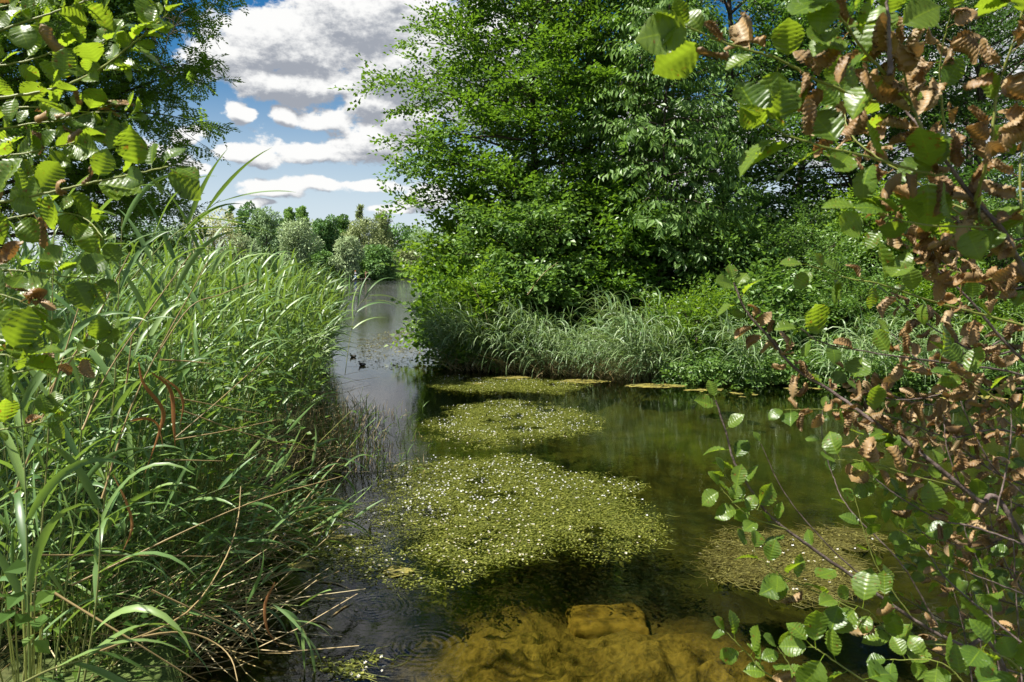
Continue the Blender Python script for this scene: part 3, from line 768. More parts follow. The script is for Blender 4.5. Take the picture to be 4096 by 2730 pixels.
BANKR = leaf_material('bank_reed', [(0.085, 0.155, 0.05), (0.17, 0.26, 0.10), (0.26, 0.34, 0.15), (0.11, 0.19, 0.07)], (0.25, 0.38, 0.08), 0.27, 0.42, 0.4)
BANKO = leaf_material('bank_reed_leaf', [(0.085, 0.155, 0.05), (0.17, 0.26, 0.10), (0.26, 0.34, 0.15), (0.11, 0.19, 0.07)], (0.25, 0.38, 0.08), 0.27, 0.42, 0.4, False)
r = np.random.default_rng(31)
kitN = reed_kit(14, 1, H=2.05, nl=10, n=8, across=3, W=.027)
kitM = reed_kit(16, 2, H=2.05, nl=10, n=6, sides=3, W=.027)
meshN = kit_meshes(kitN)
# scatter in the left reed bed
STAND = np.vstack([LEFT_EDGE[2:], [(-4.6, 26), (-9, 24), (-9, 8), (-4.6, 3.0), (-2.2, 2.9)]])
pts = []
while len(pts) < 2050:
    x = r.uniform(-8.5, -0.6, 4000); y = r.uniform(3.0, 25, 4000)
    k = inpoly(x, y, STAND); x, y = x[k], y[k]
    dd = polydist(x, y, np.vstack([LEFT_EDGE[2:], [(-40, 26), (-40, 3.0)]]))
    k = r.uniform(0, 1, len(x)) < np.where(dd < 2.2, 1.0, 0.3) * np.clip(1.25 - y / 24, .25, 1)
    pts += list(zip(x[k], y[k], dd[k]))
pts = np.array(pts[:2050])
dist = np.hypot(pts[:, 0], pts[:, 1])
# nothing directly under the lens
pts = pts[(dist > 3.3)]
screen = 2048 + FPX * pts[:, 0] / pts[:, 1]
pts = pts[screen > -220]; screen = screen[screen > -220]
order = np.argsort(np.hypot(pts[:, 0], pts[:, 1]) + np.where(screen < -150, 50, 0) + np.clip(pts[:, 2] - 0.3, 0, 9) * 0.8)
NIND = 225
def reed_label(x, y, dd):
    px = 2048 + FPX * x / y
    if y > 8.2 and dd < .35: return 'tall green reed in the outermost row of the left bed beside the open channel'
    if y > 8.2: return 'tall green reed in the upright stand behind the outermost row by the channel'
    if px < 250: return 'green reed at the left edge of the picture under the alder leaves'
    if px < 620 and y < 5.2: return 'near green reed among the slanting dead stalks at the left'
    if px < 620: return 'green reed behind the slanting dead stalks at the left, below the locust'
    if dd < .35: return 'green reed at the water margin between the rusty leaves and the stubble'
    return 'green reed in the middle of the bed around the hanging rusty leaves'
leafM, stemM = Mass(), Mass()
for rank, i in enumerate(order):
    x, y, dd = pts[i]; z = min(gz(x, y), 0.25)
    hs_ = r.uniform(.84, 1.1) * (0.92 if dd < .25 else 1.0) * (1.0 if y > 5.5 else 0.92)
    tilt = rot_axis((0, 1, 0), r.normal(0.05, .09)) @ rot_axis((1, 0, 0), r.normal(0, .08))
    M = tilt @ rot_z(r.normal(0, .9)) * hs_
    if rank < NIND:
        place_reed(meshN[r.integers(len(meshN))], (x, y, z), M, reed_label(x, y, dd), 'reeds of the left bed')
    else:
        st, lv = kitM[r.integers(len(kitM))]; o = np.array([x, y, z])
        stemM.add(*st, M, o)
        for V, F in lv: leafM.add(V, F, M, o)
leafM.build('reed_bed_leaves', REED_G, 'mass of green reed leaves deep in the left reed bed', 'reeds')
stemM.build('reed_bed_stems', REED_SI, 'crowded reed stems deep in the left reed bed', 'reeds')

# reeds leaning out over the water, lower left
lean_kit = kit_meshes(reed_kit(8, 9, H=1.9, nl=9, n=8, across=3, W=.022, bend=1.1, lean=0.22, t0=.2))
nlean = 0
for i in range(60):
    a = G(r.uniform(150, 850), r.uniform(2080, 2700)); ang = r.uniform(.75, 1.2); yaw = r.normal(0.55, .35)
    M = rot_z(yaw) @ rot_axis((0, 1, 0), ang) @ rot_z(r.uniform(-.7, .7)) * r.uniform(.55, 1.0)
    place_reed(lean_kit[r.integers(8)], (a[0] - .3, a[1] - .1, max(gz(a[0], a[1]), 0.02)), M, ('green reed toppled sideways beside the level dead stalk' if a[1] > 5.6 else 'green reed toppled over the tangle of straw at the lower left' if a[0] < -1.75 else 'green reed toppled out over the water at the foot of the left bank'), 'toppled reeds at the lower left')

# individually recognisable leaning reeds
def reed_along(path, label, droop=1.6, nl=9, Lr=(.3, .5), W=.026, t0=.35, name='reed', seed=0, sm=None, lm=None, wind=(.25, 0, 0), r0=.0042):
    q = np.random.default_rng(seed); pts = bez(path, 14); base = pts[0]
    o = obj(name, None, loc=base); tag(o, label, 'reed')
    V, F = tube(pts - base, np.linspace(r0, r0 * .4, 14), 5); obj('stem', mk_mesh('stem', V, F, sm or REED_S, smooth=True), o)
    for i in range(nl):
        u = t0 + (1 - t0) * (i + .6) / nl; f = u * 13; k = min(int(f), 12); p = pts[k] + (pts[k + 1] - pts[k]) * (f - k) - base
        d = unit(pts[k + 1] - pts[k]); sv = unit(np.cross(d, FW)) * (1 if i % 2 else -1)
        V, F = blade(p, d * 1.1 + sv * q.uniform(.35, .7) + q.normal(0, .15, 3), q.uniform(*Lr), W * q.uniform(.8, 1.1), q, 10, droop * q.uniform(.8, 1.3), wind, 3)
        obj('leaf', mk_mesh('leaf', V, F, lm or REED_O, smooth=True), o)
    return o
reed_along([P(420, 2480, 4.6), P(760, 2180, 5.2), P(1080, 1990, 5.8), P(1400, 1860, 6.2)], 'long green reed leaning far right over the weed with hanging leaf blades', 2.6, 10, (.35, .55), seed=1, W=.03)
reed_along([P(560, 2480, 4.7), P(900, 2270, 5.1), P(1150, 2080, 5.5), P(1240, 2000, 5.6)], 'green reed slanting over the shallow water below the long leaning one', 1.8, 8, seed=2)
reed_along([P(600, 2650, 4.3), P(900, 2440, 4.7), P(1200, 2230, 5.1), P(1310, 2140, 5.3)], 'low green reed with short blades nearest the sky reflection', 1.4, 8, (.2, .35), seed=3)
reed_along([P(700, 2700, 4.2), P(1010, 2440, 4.4), P(1180, 2480, 4.45), P(1250, 2600, 4.4)], 'broken reed dipping its tip into the water at the lower left', 1.8, 7, (.15, .3), seed=4, W=.022)
reed_along([P(650, 1300, 4.6), P(500, 1150, 4.5), P(650, 980, 4.4), P(880, 800, 4.4)][1:], 'tall reed whose pointed blade rises against the sky beside the locust', 0.4, 5, (.45, .6), seed=6, t0=.6)
reed_along([P(1380, 1500, 9.4), P(1400, 1350, 9.5), P(1430, 1230, 9.6), P(1480, 1180, 9.7)], 'reed at the edge of the left bed bending over the open lake', 1.2, 7, (.4, .7), seed=7, wind=(.8, 0, 0))
reed_along([P(120, 2730, 2.2), P(110, 2300, 2.2), P(100, 1900, 2.25), P(80, 1600, 2.3)], 'close reed with very broad hanging blades at the left edge', 2.2, 7, (.32, .46), seed=8, W=.027, t0=.2)
reed_along([P(330, 2760, 2.6), P(380, 2450, 2.6), P(400, 2180, 2.6), P(390, 2000, 2.6)], 'close reed with a broad arching blade in front of the leaning stalks', 2.3, 6, (.32, .5), seed=9, W=.027, t0=.15)
reed_along([P(40, 2760, 2.0), P(200, 2680, 2.1), P(330, 2640, 2.15), P(400, 2600, 2.2)], 'broad-bladed reed lying across the lower left corner', 1.4, 5, (.3, .42), seed=10, W=.027, t0=.1)
for k, (px, d) in enumerate(((60, 3.2), (200, 3.4), (330, 3.7), (460, 4.2), (560, 4.4), (680, 4.8))):
    b0 = P(px - 60, 2500, d); b0[2] = 0.1; top = P(px + 160, 820 + k * 25, d)
    reed_along([b0, (b0 + top) / 2 + (0.05, 0, 0), top], ('tall reed stem rising at the left edge under the alder leaves', 'tall reed beside the left edge with blades crossing the alder leaves', 'tall reed third from the left edge below the locust', 'tall reed whose top stands before the locust crown', 'tall reed with a bent top before the far tan willow', 'tall reed rising in front of the left bed near the dead rusty leaves')[k], 1.3, 13, (.35, .55), seed=20 + k, W=.03, t0=.2, r0=.005)

# dead pale stalks lying and leaning in the reeds
def dead_stalk(path, label, r0=.005, name='dead_reed_stalk'):
    pts = bez(path, 16); V, F = tube(pts - pts[0], np.linspace(r0, r0 * .45, 16) * (1 + .25 * (np.arange(16) % 4 == 0)), 5)
    o = obj(name, mk_mesh(name, V, F, STRAW, smooth=True), loc=pts[0]); tag(o, label, 'dead reed', 'dead pale stalks in the reeds')
DS = [([(287, 2342, 4.3), (957, 2030, 4.7), (1371, 1905, 5.0)], 'long pale dead stalk reaching from the reeds to the hanging reed blades'),
      ([(210, 2368, 3.4), (500, 2545, 3.4), (797, 2730, 3.5)], 'thick pale dead stalk running down to the bottom edge'),
      ([(606, 2361, 4.2), (830, 2465, 4.3), (1052, 2572, 4.4)], 'pale dead stalk dipping down toward the dark water'),
      ([(376, 2616, 3.7), (733, 2463, 4.1), (893, 2253, 4.4), (950, 2087, 4.6), (963, 1947, 4.8)], 'curved pale dead stalk bending upward'),
      ([(382, 2600, 3.8), (574, 2546, 3.9), (740, 2530, 4.0), (860, 2573, 4.05), (925, 2636, 4.0), (950, 2725, 3.9)], 'dead stalk arching over like a hoop at the bottom'),
      ([(127, 2221, 4.2), (500, 2222, 4.4), (861, 2227, 4.7)], 'level dead stalk lying across the reeds'),
      ([(408, 1995, 4.2), (548, 1574, 4.4), (829, 1051, 4.6)], 'long dead stalk slanting up to the top of the reed bed'),
      ([(330, 1720, 4.2), (446, 1465, 4.4), (765, 1013, 4.6)], 'straight whitish dead stalk crossing the reed bed'),
      ([(620, 1430, 5.0), (760, 1230, 5.1), (880, 1180, 5.2), (1030, 1120, 5.3)], 'bent dead stalk near the top of the reed bed'),
      ([(701, 1752, 5.0), (890, 1590, 5.2), (1071, 1427, 5.6)], 'thin dead stalk slanting right in the middle of the reed bed'),
      ([(676, 1587, 5.0), (850, 1620, 5.2), (1040, 1657, 5.4)], 'thin dead stalk sloping down in front of the dark reed stems'),
      ([(700, 1760, 5.2), (900, 1725, 5.3), (1130, 1675, 5.5)], 'dead stalk lying level before the reed stems'),
      ([(660, 1840, 4.8), (890, 1845, 5.0)], 'short level dead stalk by the rusty leaves'),
      ([(720, 1640, 5.0), (1000, 1740, 5.3), (1260, 1805, 5.8)], 'dead stalk running out toward the stubble at the water'),
      ([(640, 1440, 4.6), (740, 1445, 4.7), (840, 1455, 4.75)], 'broken level straw with a hanging end'),
      ([(505, 1540, 4.5), (530, 1330, 4.5)], 'short upright dead straw at the left of the bed'),
      ([(200, 1560, 4.0), (360, 1320, 4.1), (520, 1010, 4.2)], 'dead stalk leaning right behind the alder leaves'),
      ([(60, 1980, 3.8), (230, 1500, 3.9), (330, 1180, 4.0)], 'dead stalk leaning behind the close broad blades')]
for p_, lab in DS: dead_stalk([P(q[0], q[1], q[2] * .8) for q in p_], lab, .0044 if p_[0][2] < 4.9 else .0036)

# rusty dead reed leaves hanging in the middle of the bed
for k, (p_, W, lab) in enumerate((([(555, 1450), (574, 1536), (650, 1638), (640, 1720), (580, 1893)], .032, 'large rusty dead reed leaf folded over in the reed bed'),
                              ([(606, 1491), (682, 1561), (695, 1702), (701, 1791)], .03, 'rusty dead reed leaf hanging beside the largest one'),
                              ([(640, 1505), (708, 1555), (733, 1618), (720, 1702)], .022, 'narrow rusty dead leaf, rightmost of the hanging three'),
                              ([(520, 1685), (580, 1675), (630, 1700), (655, 1800)], .02, 'thin brown dead leaf curling below the rusty leaves'),
                              ([(452, 1900), (505, 2010), (528, 2110), (490, 2210)], .024, 'brown dead leaf hanging above the broad arching blade'),
                              ([(1100, 2330), (1060, 2420), (1070, 2520), (1120, 2590)], .02, 'brown-tipped dead leaf touching the water'))):
    d = 3.5
    pts = np.array([P(a, b_, d + .03 * i) for i, (a, b_) in enumerate(p_)]); pts = bez(pts, 14)
    tg = unit(np.gradient(pts, axis=0)); side = unit(np.cross(tg, unit(FW + np.array([.5, .1, .3])))); u = np.linspace(0, 1, 14)
    V, F = strip(pts - pts[0], side, W * .85 * np.clip(np.minimum(.3 + u * 2, (1 - u) * 2.4), .08, 1), 3, .25)
    o = obj('dead_reed_leaf', mk_mesh('dead_reed_leaf', V, F, RUST, smooth=True), loc=pts[0]); tag(o, lab, 'dead leaf', 'dead reed leaves')

# straw stubble at the reed edge and litter below the reeds
st = Mass(); lt = Mass(); gs = Mass()
for i in range(520):
    a = G(r.normal(1420, 110), r.uniform(1640, 1900)); H_ = r.uniform(.12, .55) * np.clip((1640 - (2048 + FPX * a[0] / a[1])) / 300, .25, 1)
    d = np.array([r.normal(0, .35), r.normal(0, .35), 1]); p3 = np.stack([a - (0, 0, .03), a + d * H_ * .5, a + d * H_ + r.normal(0, .03, 3)])
    (st if i % 3 else gs).add(*tube(p3, [.004, .003, .002], 3))
    if i % 3 == 0:
        V, F = blade(a + d * H_ * .5, d + r.normal(0, .5, 3), r.uniform(.15, .3), .012, r, 5, 1.0); gs.add(V, F)
st.build('reed_stubble', STRAW, 'straw-coloured stubble in the water at the edge of the left reed bed', 'stubble')
gs.build('young_reed_shoots', REED_G, 'thin green shoots among the stubble at the water', 'reeds')
for i in range(2600):
    a = G(r.uniform(-100, 1100), r.uniform(1820, 2740)) if i % 3 else G(r.uniform(300, 1350), r.uniform(1500, 1950))
    sc_ = 2048 + FPX * a[0] / a[1]
    if polydist(a[0:1], a[1:2], LEFT_POLY)[0] < -0.35: continue
    z = max(gz(a[0], a[1]), 0.0) + r.uniform(0, .35) ** 1.5; L_ = r.uniform(.2, .8); yaw = r.uniform(0, 6.28); d = np.array([math.cos(yaw), math.sin(yaw), r.normal(0.12, .3)])
    p3 = np.stack([a * (1, 1, 0) + (0, 0, z), a * (1, 1, 0) + (0, 0, z) + d * L_ * .5 + r.normal(0, .02, 3), a * (1, 1, 0) + (0, 0, z) + d * L_])
    p3[:, 2] = np.maximum(p3[:, 2], .01)
    lt.add(*tube(p3, [.0035, .003, .002], 3))
lt.build('straw_litter', STRAW, 'tangle of dead straw at the foot of the left reeds', 'straw')
# grass-like low blades in the lower left
lo = Mass()
for i in range(1500):
    a = G(r.uniform(-150, 950) if i % 2 else r.uniform(-150, 500), r.uniform(1900, 2740))
    if polydist(a[0:1], a[1:2], LEFT_POLY)[0] < -0.12: continue
    z = max(gz(a[0], a[1]), 0.0); yaw = r.uniform(0, 6.28)
    V, F = blade(a * (1, 1, 0) + (0, 0, z), (math.cos(yaw) * .5 + .3, math.sin(yaw) * .5, 1.0), r.uniform(.35, .8), r.uniform(.008, .02), r, 6, r.uniform(.5, 1.6)); lo.add(V, F)
lo.build('sedge_blades', REED_G, 'low green blades growing between the reeds at the lower left', 'sedge')

# ------------------------------------------------------------------ drooping reeds on the far bank
kitR = reed_kit(8, 12, H=1.7, nl=13, n=7, lean=.7, bend=1.9, Lr=(.5, .8), W=.028, t0=.12, wind=(.9, 0, -.7))
kitRm = kit_meshes(kitR, None, BANKO)
rl, rs = Mass(), Mass(); cnt = 0
pl = []
for (x0, x1, n_, h0) in ((1840, 2250, 170, .88), (2250, 2420, 50, .7), (2380, 2600, 64, .62), (2560, 2800, 56, .95), (2920, 3060, 22, .85), (3300, 4090, 60, .9)):
    for i in range(n_):
        px = r.uniform(x0, x1); yy = np.interp(px, [1790, 2150, 2600, 3300, 4200], [1482, 1497, 1528, 1545, 1560]) - r.uniform(-5, 30)
        pl.append((px, yy, h0 * r.uniform(.7, 1.12)))
pl.sort(key=lambda q: -q[1])
for i, (px, yy, h) in enumerate(pl):
    a = G(px, yy); z = max(0, gz(a[0], a[1]))
    yaw = math.pi * (1.0 if px < 2100 else (1.15 if px < 2450 else (0.95 if px < 2800 else 1.3))) + r.normal(0, .55)
    M = rot_z(yaw) @ rot_axis((0, 1, 0), r.normal(.12, .16)) * h
    if i < 70:
        place_reed(kitRm[i % 8], (a[0], a[1], z), M, ('drooping reed in the arching clump at the left of the far bank' if px < 2250 else 'drooping reed in the low clump in the middle of the far bank' if px < 2600 else 'drooping reed in the tuft right of the middle, below the cherry' if px < 2850 else 'drooping reed behind the alder twigs on the far bank'), 'drooping reeds of the far bank')
    else:
        s_, lv = kitR[r.integers(8)]; o = np.array([a[0], a[1], z]); rs.add(*s_, M, o)
        for V, F in lv: rl.add(V, F, M, o)
rl.build('bank_reed_leaves', BANKR, 'mass of drooping reed blades behind the front row on the far bank', 'reeds')
rs.build('bank_reed_stems', REED_SI, 'crowded stems of the drooping reeds on the far bank', 'reeds')
bs = Mass()
for i in range(420):
    px = r.uniform(1800, 2560); yy = np.interp(px, [1790, 2150, 2600], [1484, 1499, 1530]) - r.uniform(0, 16); a = G(px, yy)
    d = np.array([r.normal(-.25, .5), r.normal(-.2, .3), r.uniform(.4, 1)]); L_ = r.uniform(.3, .8)
    p3 = np.stack([a, a + d * L_ * .5 + r.normal(0, .03, 3), a + d * L_ * (1, 1, .8)]); bs.add(*tube(p3, [.005, .004, .003], 3))
bs.build('bank_straw', STRAW, 'dead straw stems under the drooping reeds of the far bank', 'straw')
for i, (p_, lab) in enumerate((([(2110, 1180), (2170, 1100), (2230, 1050)], 'thin dead stalk leaning above the drooping reeds'), ([(1880, 1130), (1930, 1220), (1960, 1320)], 'bare thin stalk leaning left above the reeds on the far bank'),
                             ([(2705, 1545), (2760, 1470), (2860, 1440)], 'pale bent twig rising from the algae on the far bank'), ([(2120, 1530), (2200, 1470), (2300, 1440)], 'pale fallen stalk at the foot of the drooping reeds'))):
    dead_stalk([P(a, b_, 16.6) for a, b_ in p_], lab, .008)

# ------------------------------------------------------------------ bramble and nettles among the left reeds
for k, (cx, cy, d, n_, lab) in enumerate(((760, 1440, 5.2, 60, 'yellow-green bramble shoot in the upper middle of the reed bed'), (850, 1560, 5.4, 130, 'bramble with toothed leaves among the stalks of the reed bed'),
                                         (760, 1700, 5.2, 220, 'shaded bramble thicket behind the rusty dead leaves'), (660, 1900, 4.9, 240, 'dark bramble leaves low in the reed bed'), (960, 1830, 6.0, 60, 'small bramble sprig beside the reed stubble'),
                                         (430, 2650, 3.9, 40, 'small leafy sprig at the bottom edge among the stalks'), (300, 2380, 4.0, 60, 'flowering herb sprig low at the left'), (80, 2380, 2.2, 16, 'yellow-green nettle top at the left edge'))):
    q = np.random.default_rng(60 + k); c = P(cx, cy, d); sp_ = (0.30 if n_ > 100 else .17) * d / 5.2
    pos = c + q.normal(0, 1, (n_, 3)) * (sp_, sp_, sp_ * .75)
    base = np.array([c[0], c[1], max(gz(c[0], c[1]), 0)]); o = obj('bramble', None, loc=base); tag(o, lab, 'bramble', 'brambles in the reed bed')
    D = q.normal(0, 1, (n_, 3)) * (1, 1, .4) + (0, -.4, 0); N = np.tile((0, -.35, 1.0), (n_, 1)) + q.normal(0, .35, (n_, 3)); L_ = q.uniform(.04, .075, n_)
    V = quad_leaf(pos, D, N, L_, L_ * .75, .12, .1).reshape(-1, 3) - base
    tag(obj('leaves', mk_mesh('leaves', V, np.arange(len(V)).reshape(-1, 4), BRAM), o), kind='stuff')
    tb = [tube(bez([(q.normal(0, .05), q.normal(0, .05), -.05), (pos[i] - base) * (.5, .5, .6), pos[i] - base], 6), np.linspace(.004, .0018, 6), 3) for i in range(0, n_, max(1, n_ // 14))]
    V, F = join(tb); obj('stems', mk_mesh('stems', V, F, TWIGG), o)

# ------------------------------------------------------------------ alder leaves and branches
def alder_leaf(seed, curl=0.0, pleat=.022, fold=.18, bend=.25, width=1.0):
    q = np.random.default_rng(seed); nv, nu = 44, 9
    v = np.linspace(0, 1, nv); u = np.linspace(-1, 1, nu)
    hw = np.interp(v, [0, .05, .15, .3, .45, .6, .75, .87, .95, 1], [.015, .13, .27, .37, .42, .43, .385, .28, .16, .07]) * width
    hw = hw * (1 + .05 * np.sin(v * 2 * math.pi * 9) * (v > .12) + .02 * np.where(np.arange(nv) % 2, 1, -1) * (v > .1))
    Vv, Uu = np.meshgrid(v, u, indexing='ij')
    x = Uu * hw[:, None]; y = Vv + (-.05 * np.abs(Uu) ** 2 * (Vv > .5)) + .0 * x
    au = np.abs(x)
    zz = pleat * np.cos(2 * math.pi * (Vv * 8 - np.abs(Uu) * hw[:, None] * 4.0)) * np.clip(au * 6, 0, 1) * np.clip((1 - Vv) * 5, .2, 1)
    zz += fold * au + .03 * np.sin(v * 7 + q.uniform(0, 6))[:, None] * np.clip(au * 3, 0, 1)
    if curl > 0:
        Rr = .34 * (1 - curl) + .085; a = x / Rr * (1 + .25 * q.normal(0, 1) * (Vv - .5))
        x2 = (Rr + zz * .0) * np.sin(a); z2 = Rr * (1 - np.cos(a)) + zz * np.cos(a); x2 = x2 - zz * np.sin(a)
        x, zz = x2, z2
        x = x + .05 * np.sin(Vv * 5 + seed); zz = zz + .05 * np.sin(Vv * 4 + 2 * seed)
    b_ = bend * (1 + .4 * q.normal())
    ang = b_ * Vv; y2 = np.where(abs(b_) > .02, np.sin(ang) / b_, y) - np.sin(ang) * zz * .5 + (y - Vv); z3 = zz * np.cos(ang) - (1 - np.cos(ang)) / (b_ if abs(b_) > .02 else 1)
    V = np.stack([x, y2, z3], -1).reshape(-1, 3); UVs = np.stack([Uu * .5 + .5, Vv], -1).reshape(-1, 2)
    ii = np.arange(nv * nu).reshape(nv, nu); F = np.stack([ii[:-1, :-1], ii[:-1, 1:], ii[1:, 1:], ii[1:, :-1]], -1).reshape(-1, 4)
    # petiole
    pv, pf = tube(np.array([[0, -.24, .03], [0, -.1, .0], [0, .04, -.004]]), [.011, .010, .008], 4)
    F = np.concatenate([F, pf + len(V)]); V = np.concatenate([V, pv]); UVs = np.concatenate([UVs, np.full((len(pv), 2), (.5, .5))])
    return V, F, UVs
def leaf_meshes(seeds, m_, **kw):
    return [mk_mesh('leaf', *alder_leaf(s, **{k: (v(s) if callable(v) else v) for k, v in kw.items()})[:2], m_, uv=alder_leaf(s, **{k: (v(s) if callable(v) else v) for k, v in kw.items()})[2], smooth=True) for s in seeds]
LG = leaf_meshes(range(12), ALD_G, pleat=.026, fold=lambda s: .08 + .11 * (s % 4), bend=lambda s: (-.4, .4, .8, .2, 1.2, .5)[s % 6], width=lambda s: .82 + .06 * (s % 4))
LB = leaf_meshes(range(20, 30), ALD_B, curl=lambda s: .55 + .05 * (s % 8), pleat=.045, fold=.0, bend=lambda s: (.5, 1.0, -.6, 1.4, .2)[s % 5])
LBh = leaf_meshes(range(40, 45), ALD_B, curl=.3, pleat=.05, fold=.1, bend=.7)

def put_leaf(parent, rootloc, base, direction, normal, L, brown, q):
    y = unit(direction); x = unit(np.cross(y, normal)); z = np.cross(x, y)
    me = (LB[q.integers(len(LB))] if q.uniform() < .75 else LBh[q.integers(len(LBh))]) if brown else LG[q.integers(len(LG))]
    o = bpy.data.objects.new('leaf', me); COL.objects.link(o); o.parent = parent
    p = base + y * L * .24 - rootloc
    o.matrix_local = Matrix(((x[0] * L, y[0] * L, z[0] * L, p[0]), (x[1] * L, y[1] * L, z[1] * L, p[1]), (x[2] * L, y[2] * L, z[2] * L, p[2]), (0, 0, 0, 1)))
    if brown: o['label'] = 'curled brown withered leaf'
    return o

def alder(label, base, branches, seed, default_len=.08):
    """branches: list of (pixel path with depths, radius, n leaves, brown share, green tip count, leaf length)"""
    q = np.random.default_rng(seed); base = np.array(base, float); base[2] = gz(base[0], base[1]) - .03
    root = obj('alder_shrub', None, loc=base); tag(root, label, 'shrub')
    for (path, r0, nleaf, brown, tipn, LL, woody) in branches:
        pts3 = np.array([p if len(p) == 4 else P(*p) for p in path])[:, :3] if False else np.array([np.array(p[:3]) if len(p) == 4 else P(*p) for p in path])
        n_ = 8 * len(path); pts = bez(pts3, n_); pts[1:-1] += q.normal(0, .0006, (n_ - 2, 3))
        V, F = tube(pts - base, np.linspace(r0, max(.0011, r0 * .35), n_), 6)
        br = obj('branch', mk_mesh('branch', V, F, BARKG if woody else TWIGG, smooth=True), root)
        s0 = .12
        for i in range(nleaf):
            u = s0 + (1 - s0) * (i + q.uniform(.2, .8)) / nleaf; f = u * (n_ - 1); k = min(int(f), n_ - 2)
            p = pts[k] + (pts[k + 1] - pts[k]) * (f - k); d = unit(pts[k + 1] - pts[k])
            isb = (q.uniform() < brown) and not (i >= nleaf - tipn)
            sg = 1 if i % 2 else -1
            sv = unit(np.cross(d, FW) * sg + q.normal(0, .45, 3))
            dr = unit(d * q.uniform(.3, .9) + sv * q.uniform(.6, 1.0) + (0, 0, -.25 if isb else .05))
            nm = unit(np.array([0, 0, .8]) + q.normal(0, .55, 3) - FW * q.uniform(0, .7)) if not isb else unit(q.normal(0, 1, 3) - FW * .6 + (0, 0, .3))
            put_leaf(br, base, p, dr, nm, LL * (.88 if isb else 1) * q.uniform(.62, 1.15) * (.85 if i >= nleaf - 2 else 1), isb, q)
        # terminal leaf
        put_leaf(br, base, pts[-1], unit(pts[-1] - pts[-3] + q.normal(0, .2, 3) * .02), unit((0, -.4, .8)), LL * .7, brown > .9, q)
    return root

D1 = 1.35
A1 = [([(4300, 1500, 1.5), (4043, 982, D1), (3903, 807, D1), (3798, 666, D1), (3692, 526, D1 + .02), (3594, 407, D1 + .05)], .0055, 22, .85, 0, 0.070, True),
      ([(3594, 407, D1 + .05), (3468, 400, D1), (3272, 323, D1 - .03), (3110, 238, D1 - .05), (2872, 161, D1 - .08), (2720, 95, D1 - .1)], .0032, 22, .55, 4, 0.074, False),
      ([(3798, 680, D1), (3728, 701, D1 - .02), (3482, 631, D1 - .05), (3201, 561, D1 - .08), (3047, 491, D1 - .1)], .003, 19, .5, 5, 0.074, False),
      ([(4000, 930, D1), (3973, 912, D1), (3692, 898, D1 - .08), (3447, 842, D1 - .1)], .0026, 14, .35, 5, 0.074, False),
      ([(3692, 526, D1), (3640, 400, D1), (3606, 240, D1 - .05), (3560, 80, D1 - .1)], .003, 18, .7, 2, 0.079, False),
      ([(3640, 400, D1), (3475, 225, D1 - .1), (3377, 91, D1 - .15), (3300, -40, D1 - .2)], .003, 18, .6, 4, 0.084, False),
      ([(3900, 807, D1), (3959, 596, D1 - .08), (3994, 350, D1 - .1), (4078, 91, D1 - .15), (4090, -30, D1 - .15)], .003, 22, .6, 3, 0.074, False),
      ([(4110, 1000, D1), (4080, 700, D1), (4120, 420, D1)], .003, 14, .75, 2, 0.074, False),
      ([(3800, 660, D1 + .3), (3760, 300, D1 + .25), (3800, 60, D1 + .2)], .0025, 14, .85, 0, 0.074, False),
      ([(3900, 900, D1 + .2), (3650, 720, D1 + .2), (3420, 560, D1 + .25), (3370, 420, D1 + .3)], .0025, 22, .8, 3, 0.070, False),
      ([(3560, 300, D1 - .2), (3555, 150, D1 - .2), (3545, -60, D1 - .2)], .0042, 0, .5, 0, 0.047, True),
      ([(4043, 982, D1), (3850, 960, D1 + .15), (3650, 1000, D1 + .2)], .0025, 18, .8, 1, 0.065, False),
      ([(3950, 880, D1 + .1), (3750, 800, D1 + .15), (3600, 830, D1 + .2), (3540, 900, D1 + .2)], .0022, 16, .85, 0, 0.065, False),
      ([(4110, 1000, D1 + .2), (3960, 1120, D1 + .3), (3800, 1080, D1 + .35)], .0025, 18, .9, 0, 0.070, False)]
alder('alder branches with large half-withered leaves hanging in at the upper right', (2.1, 1.6, 0), A1, 1)
D2 = 2.2
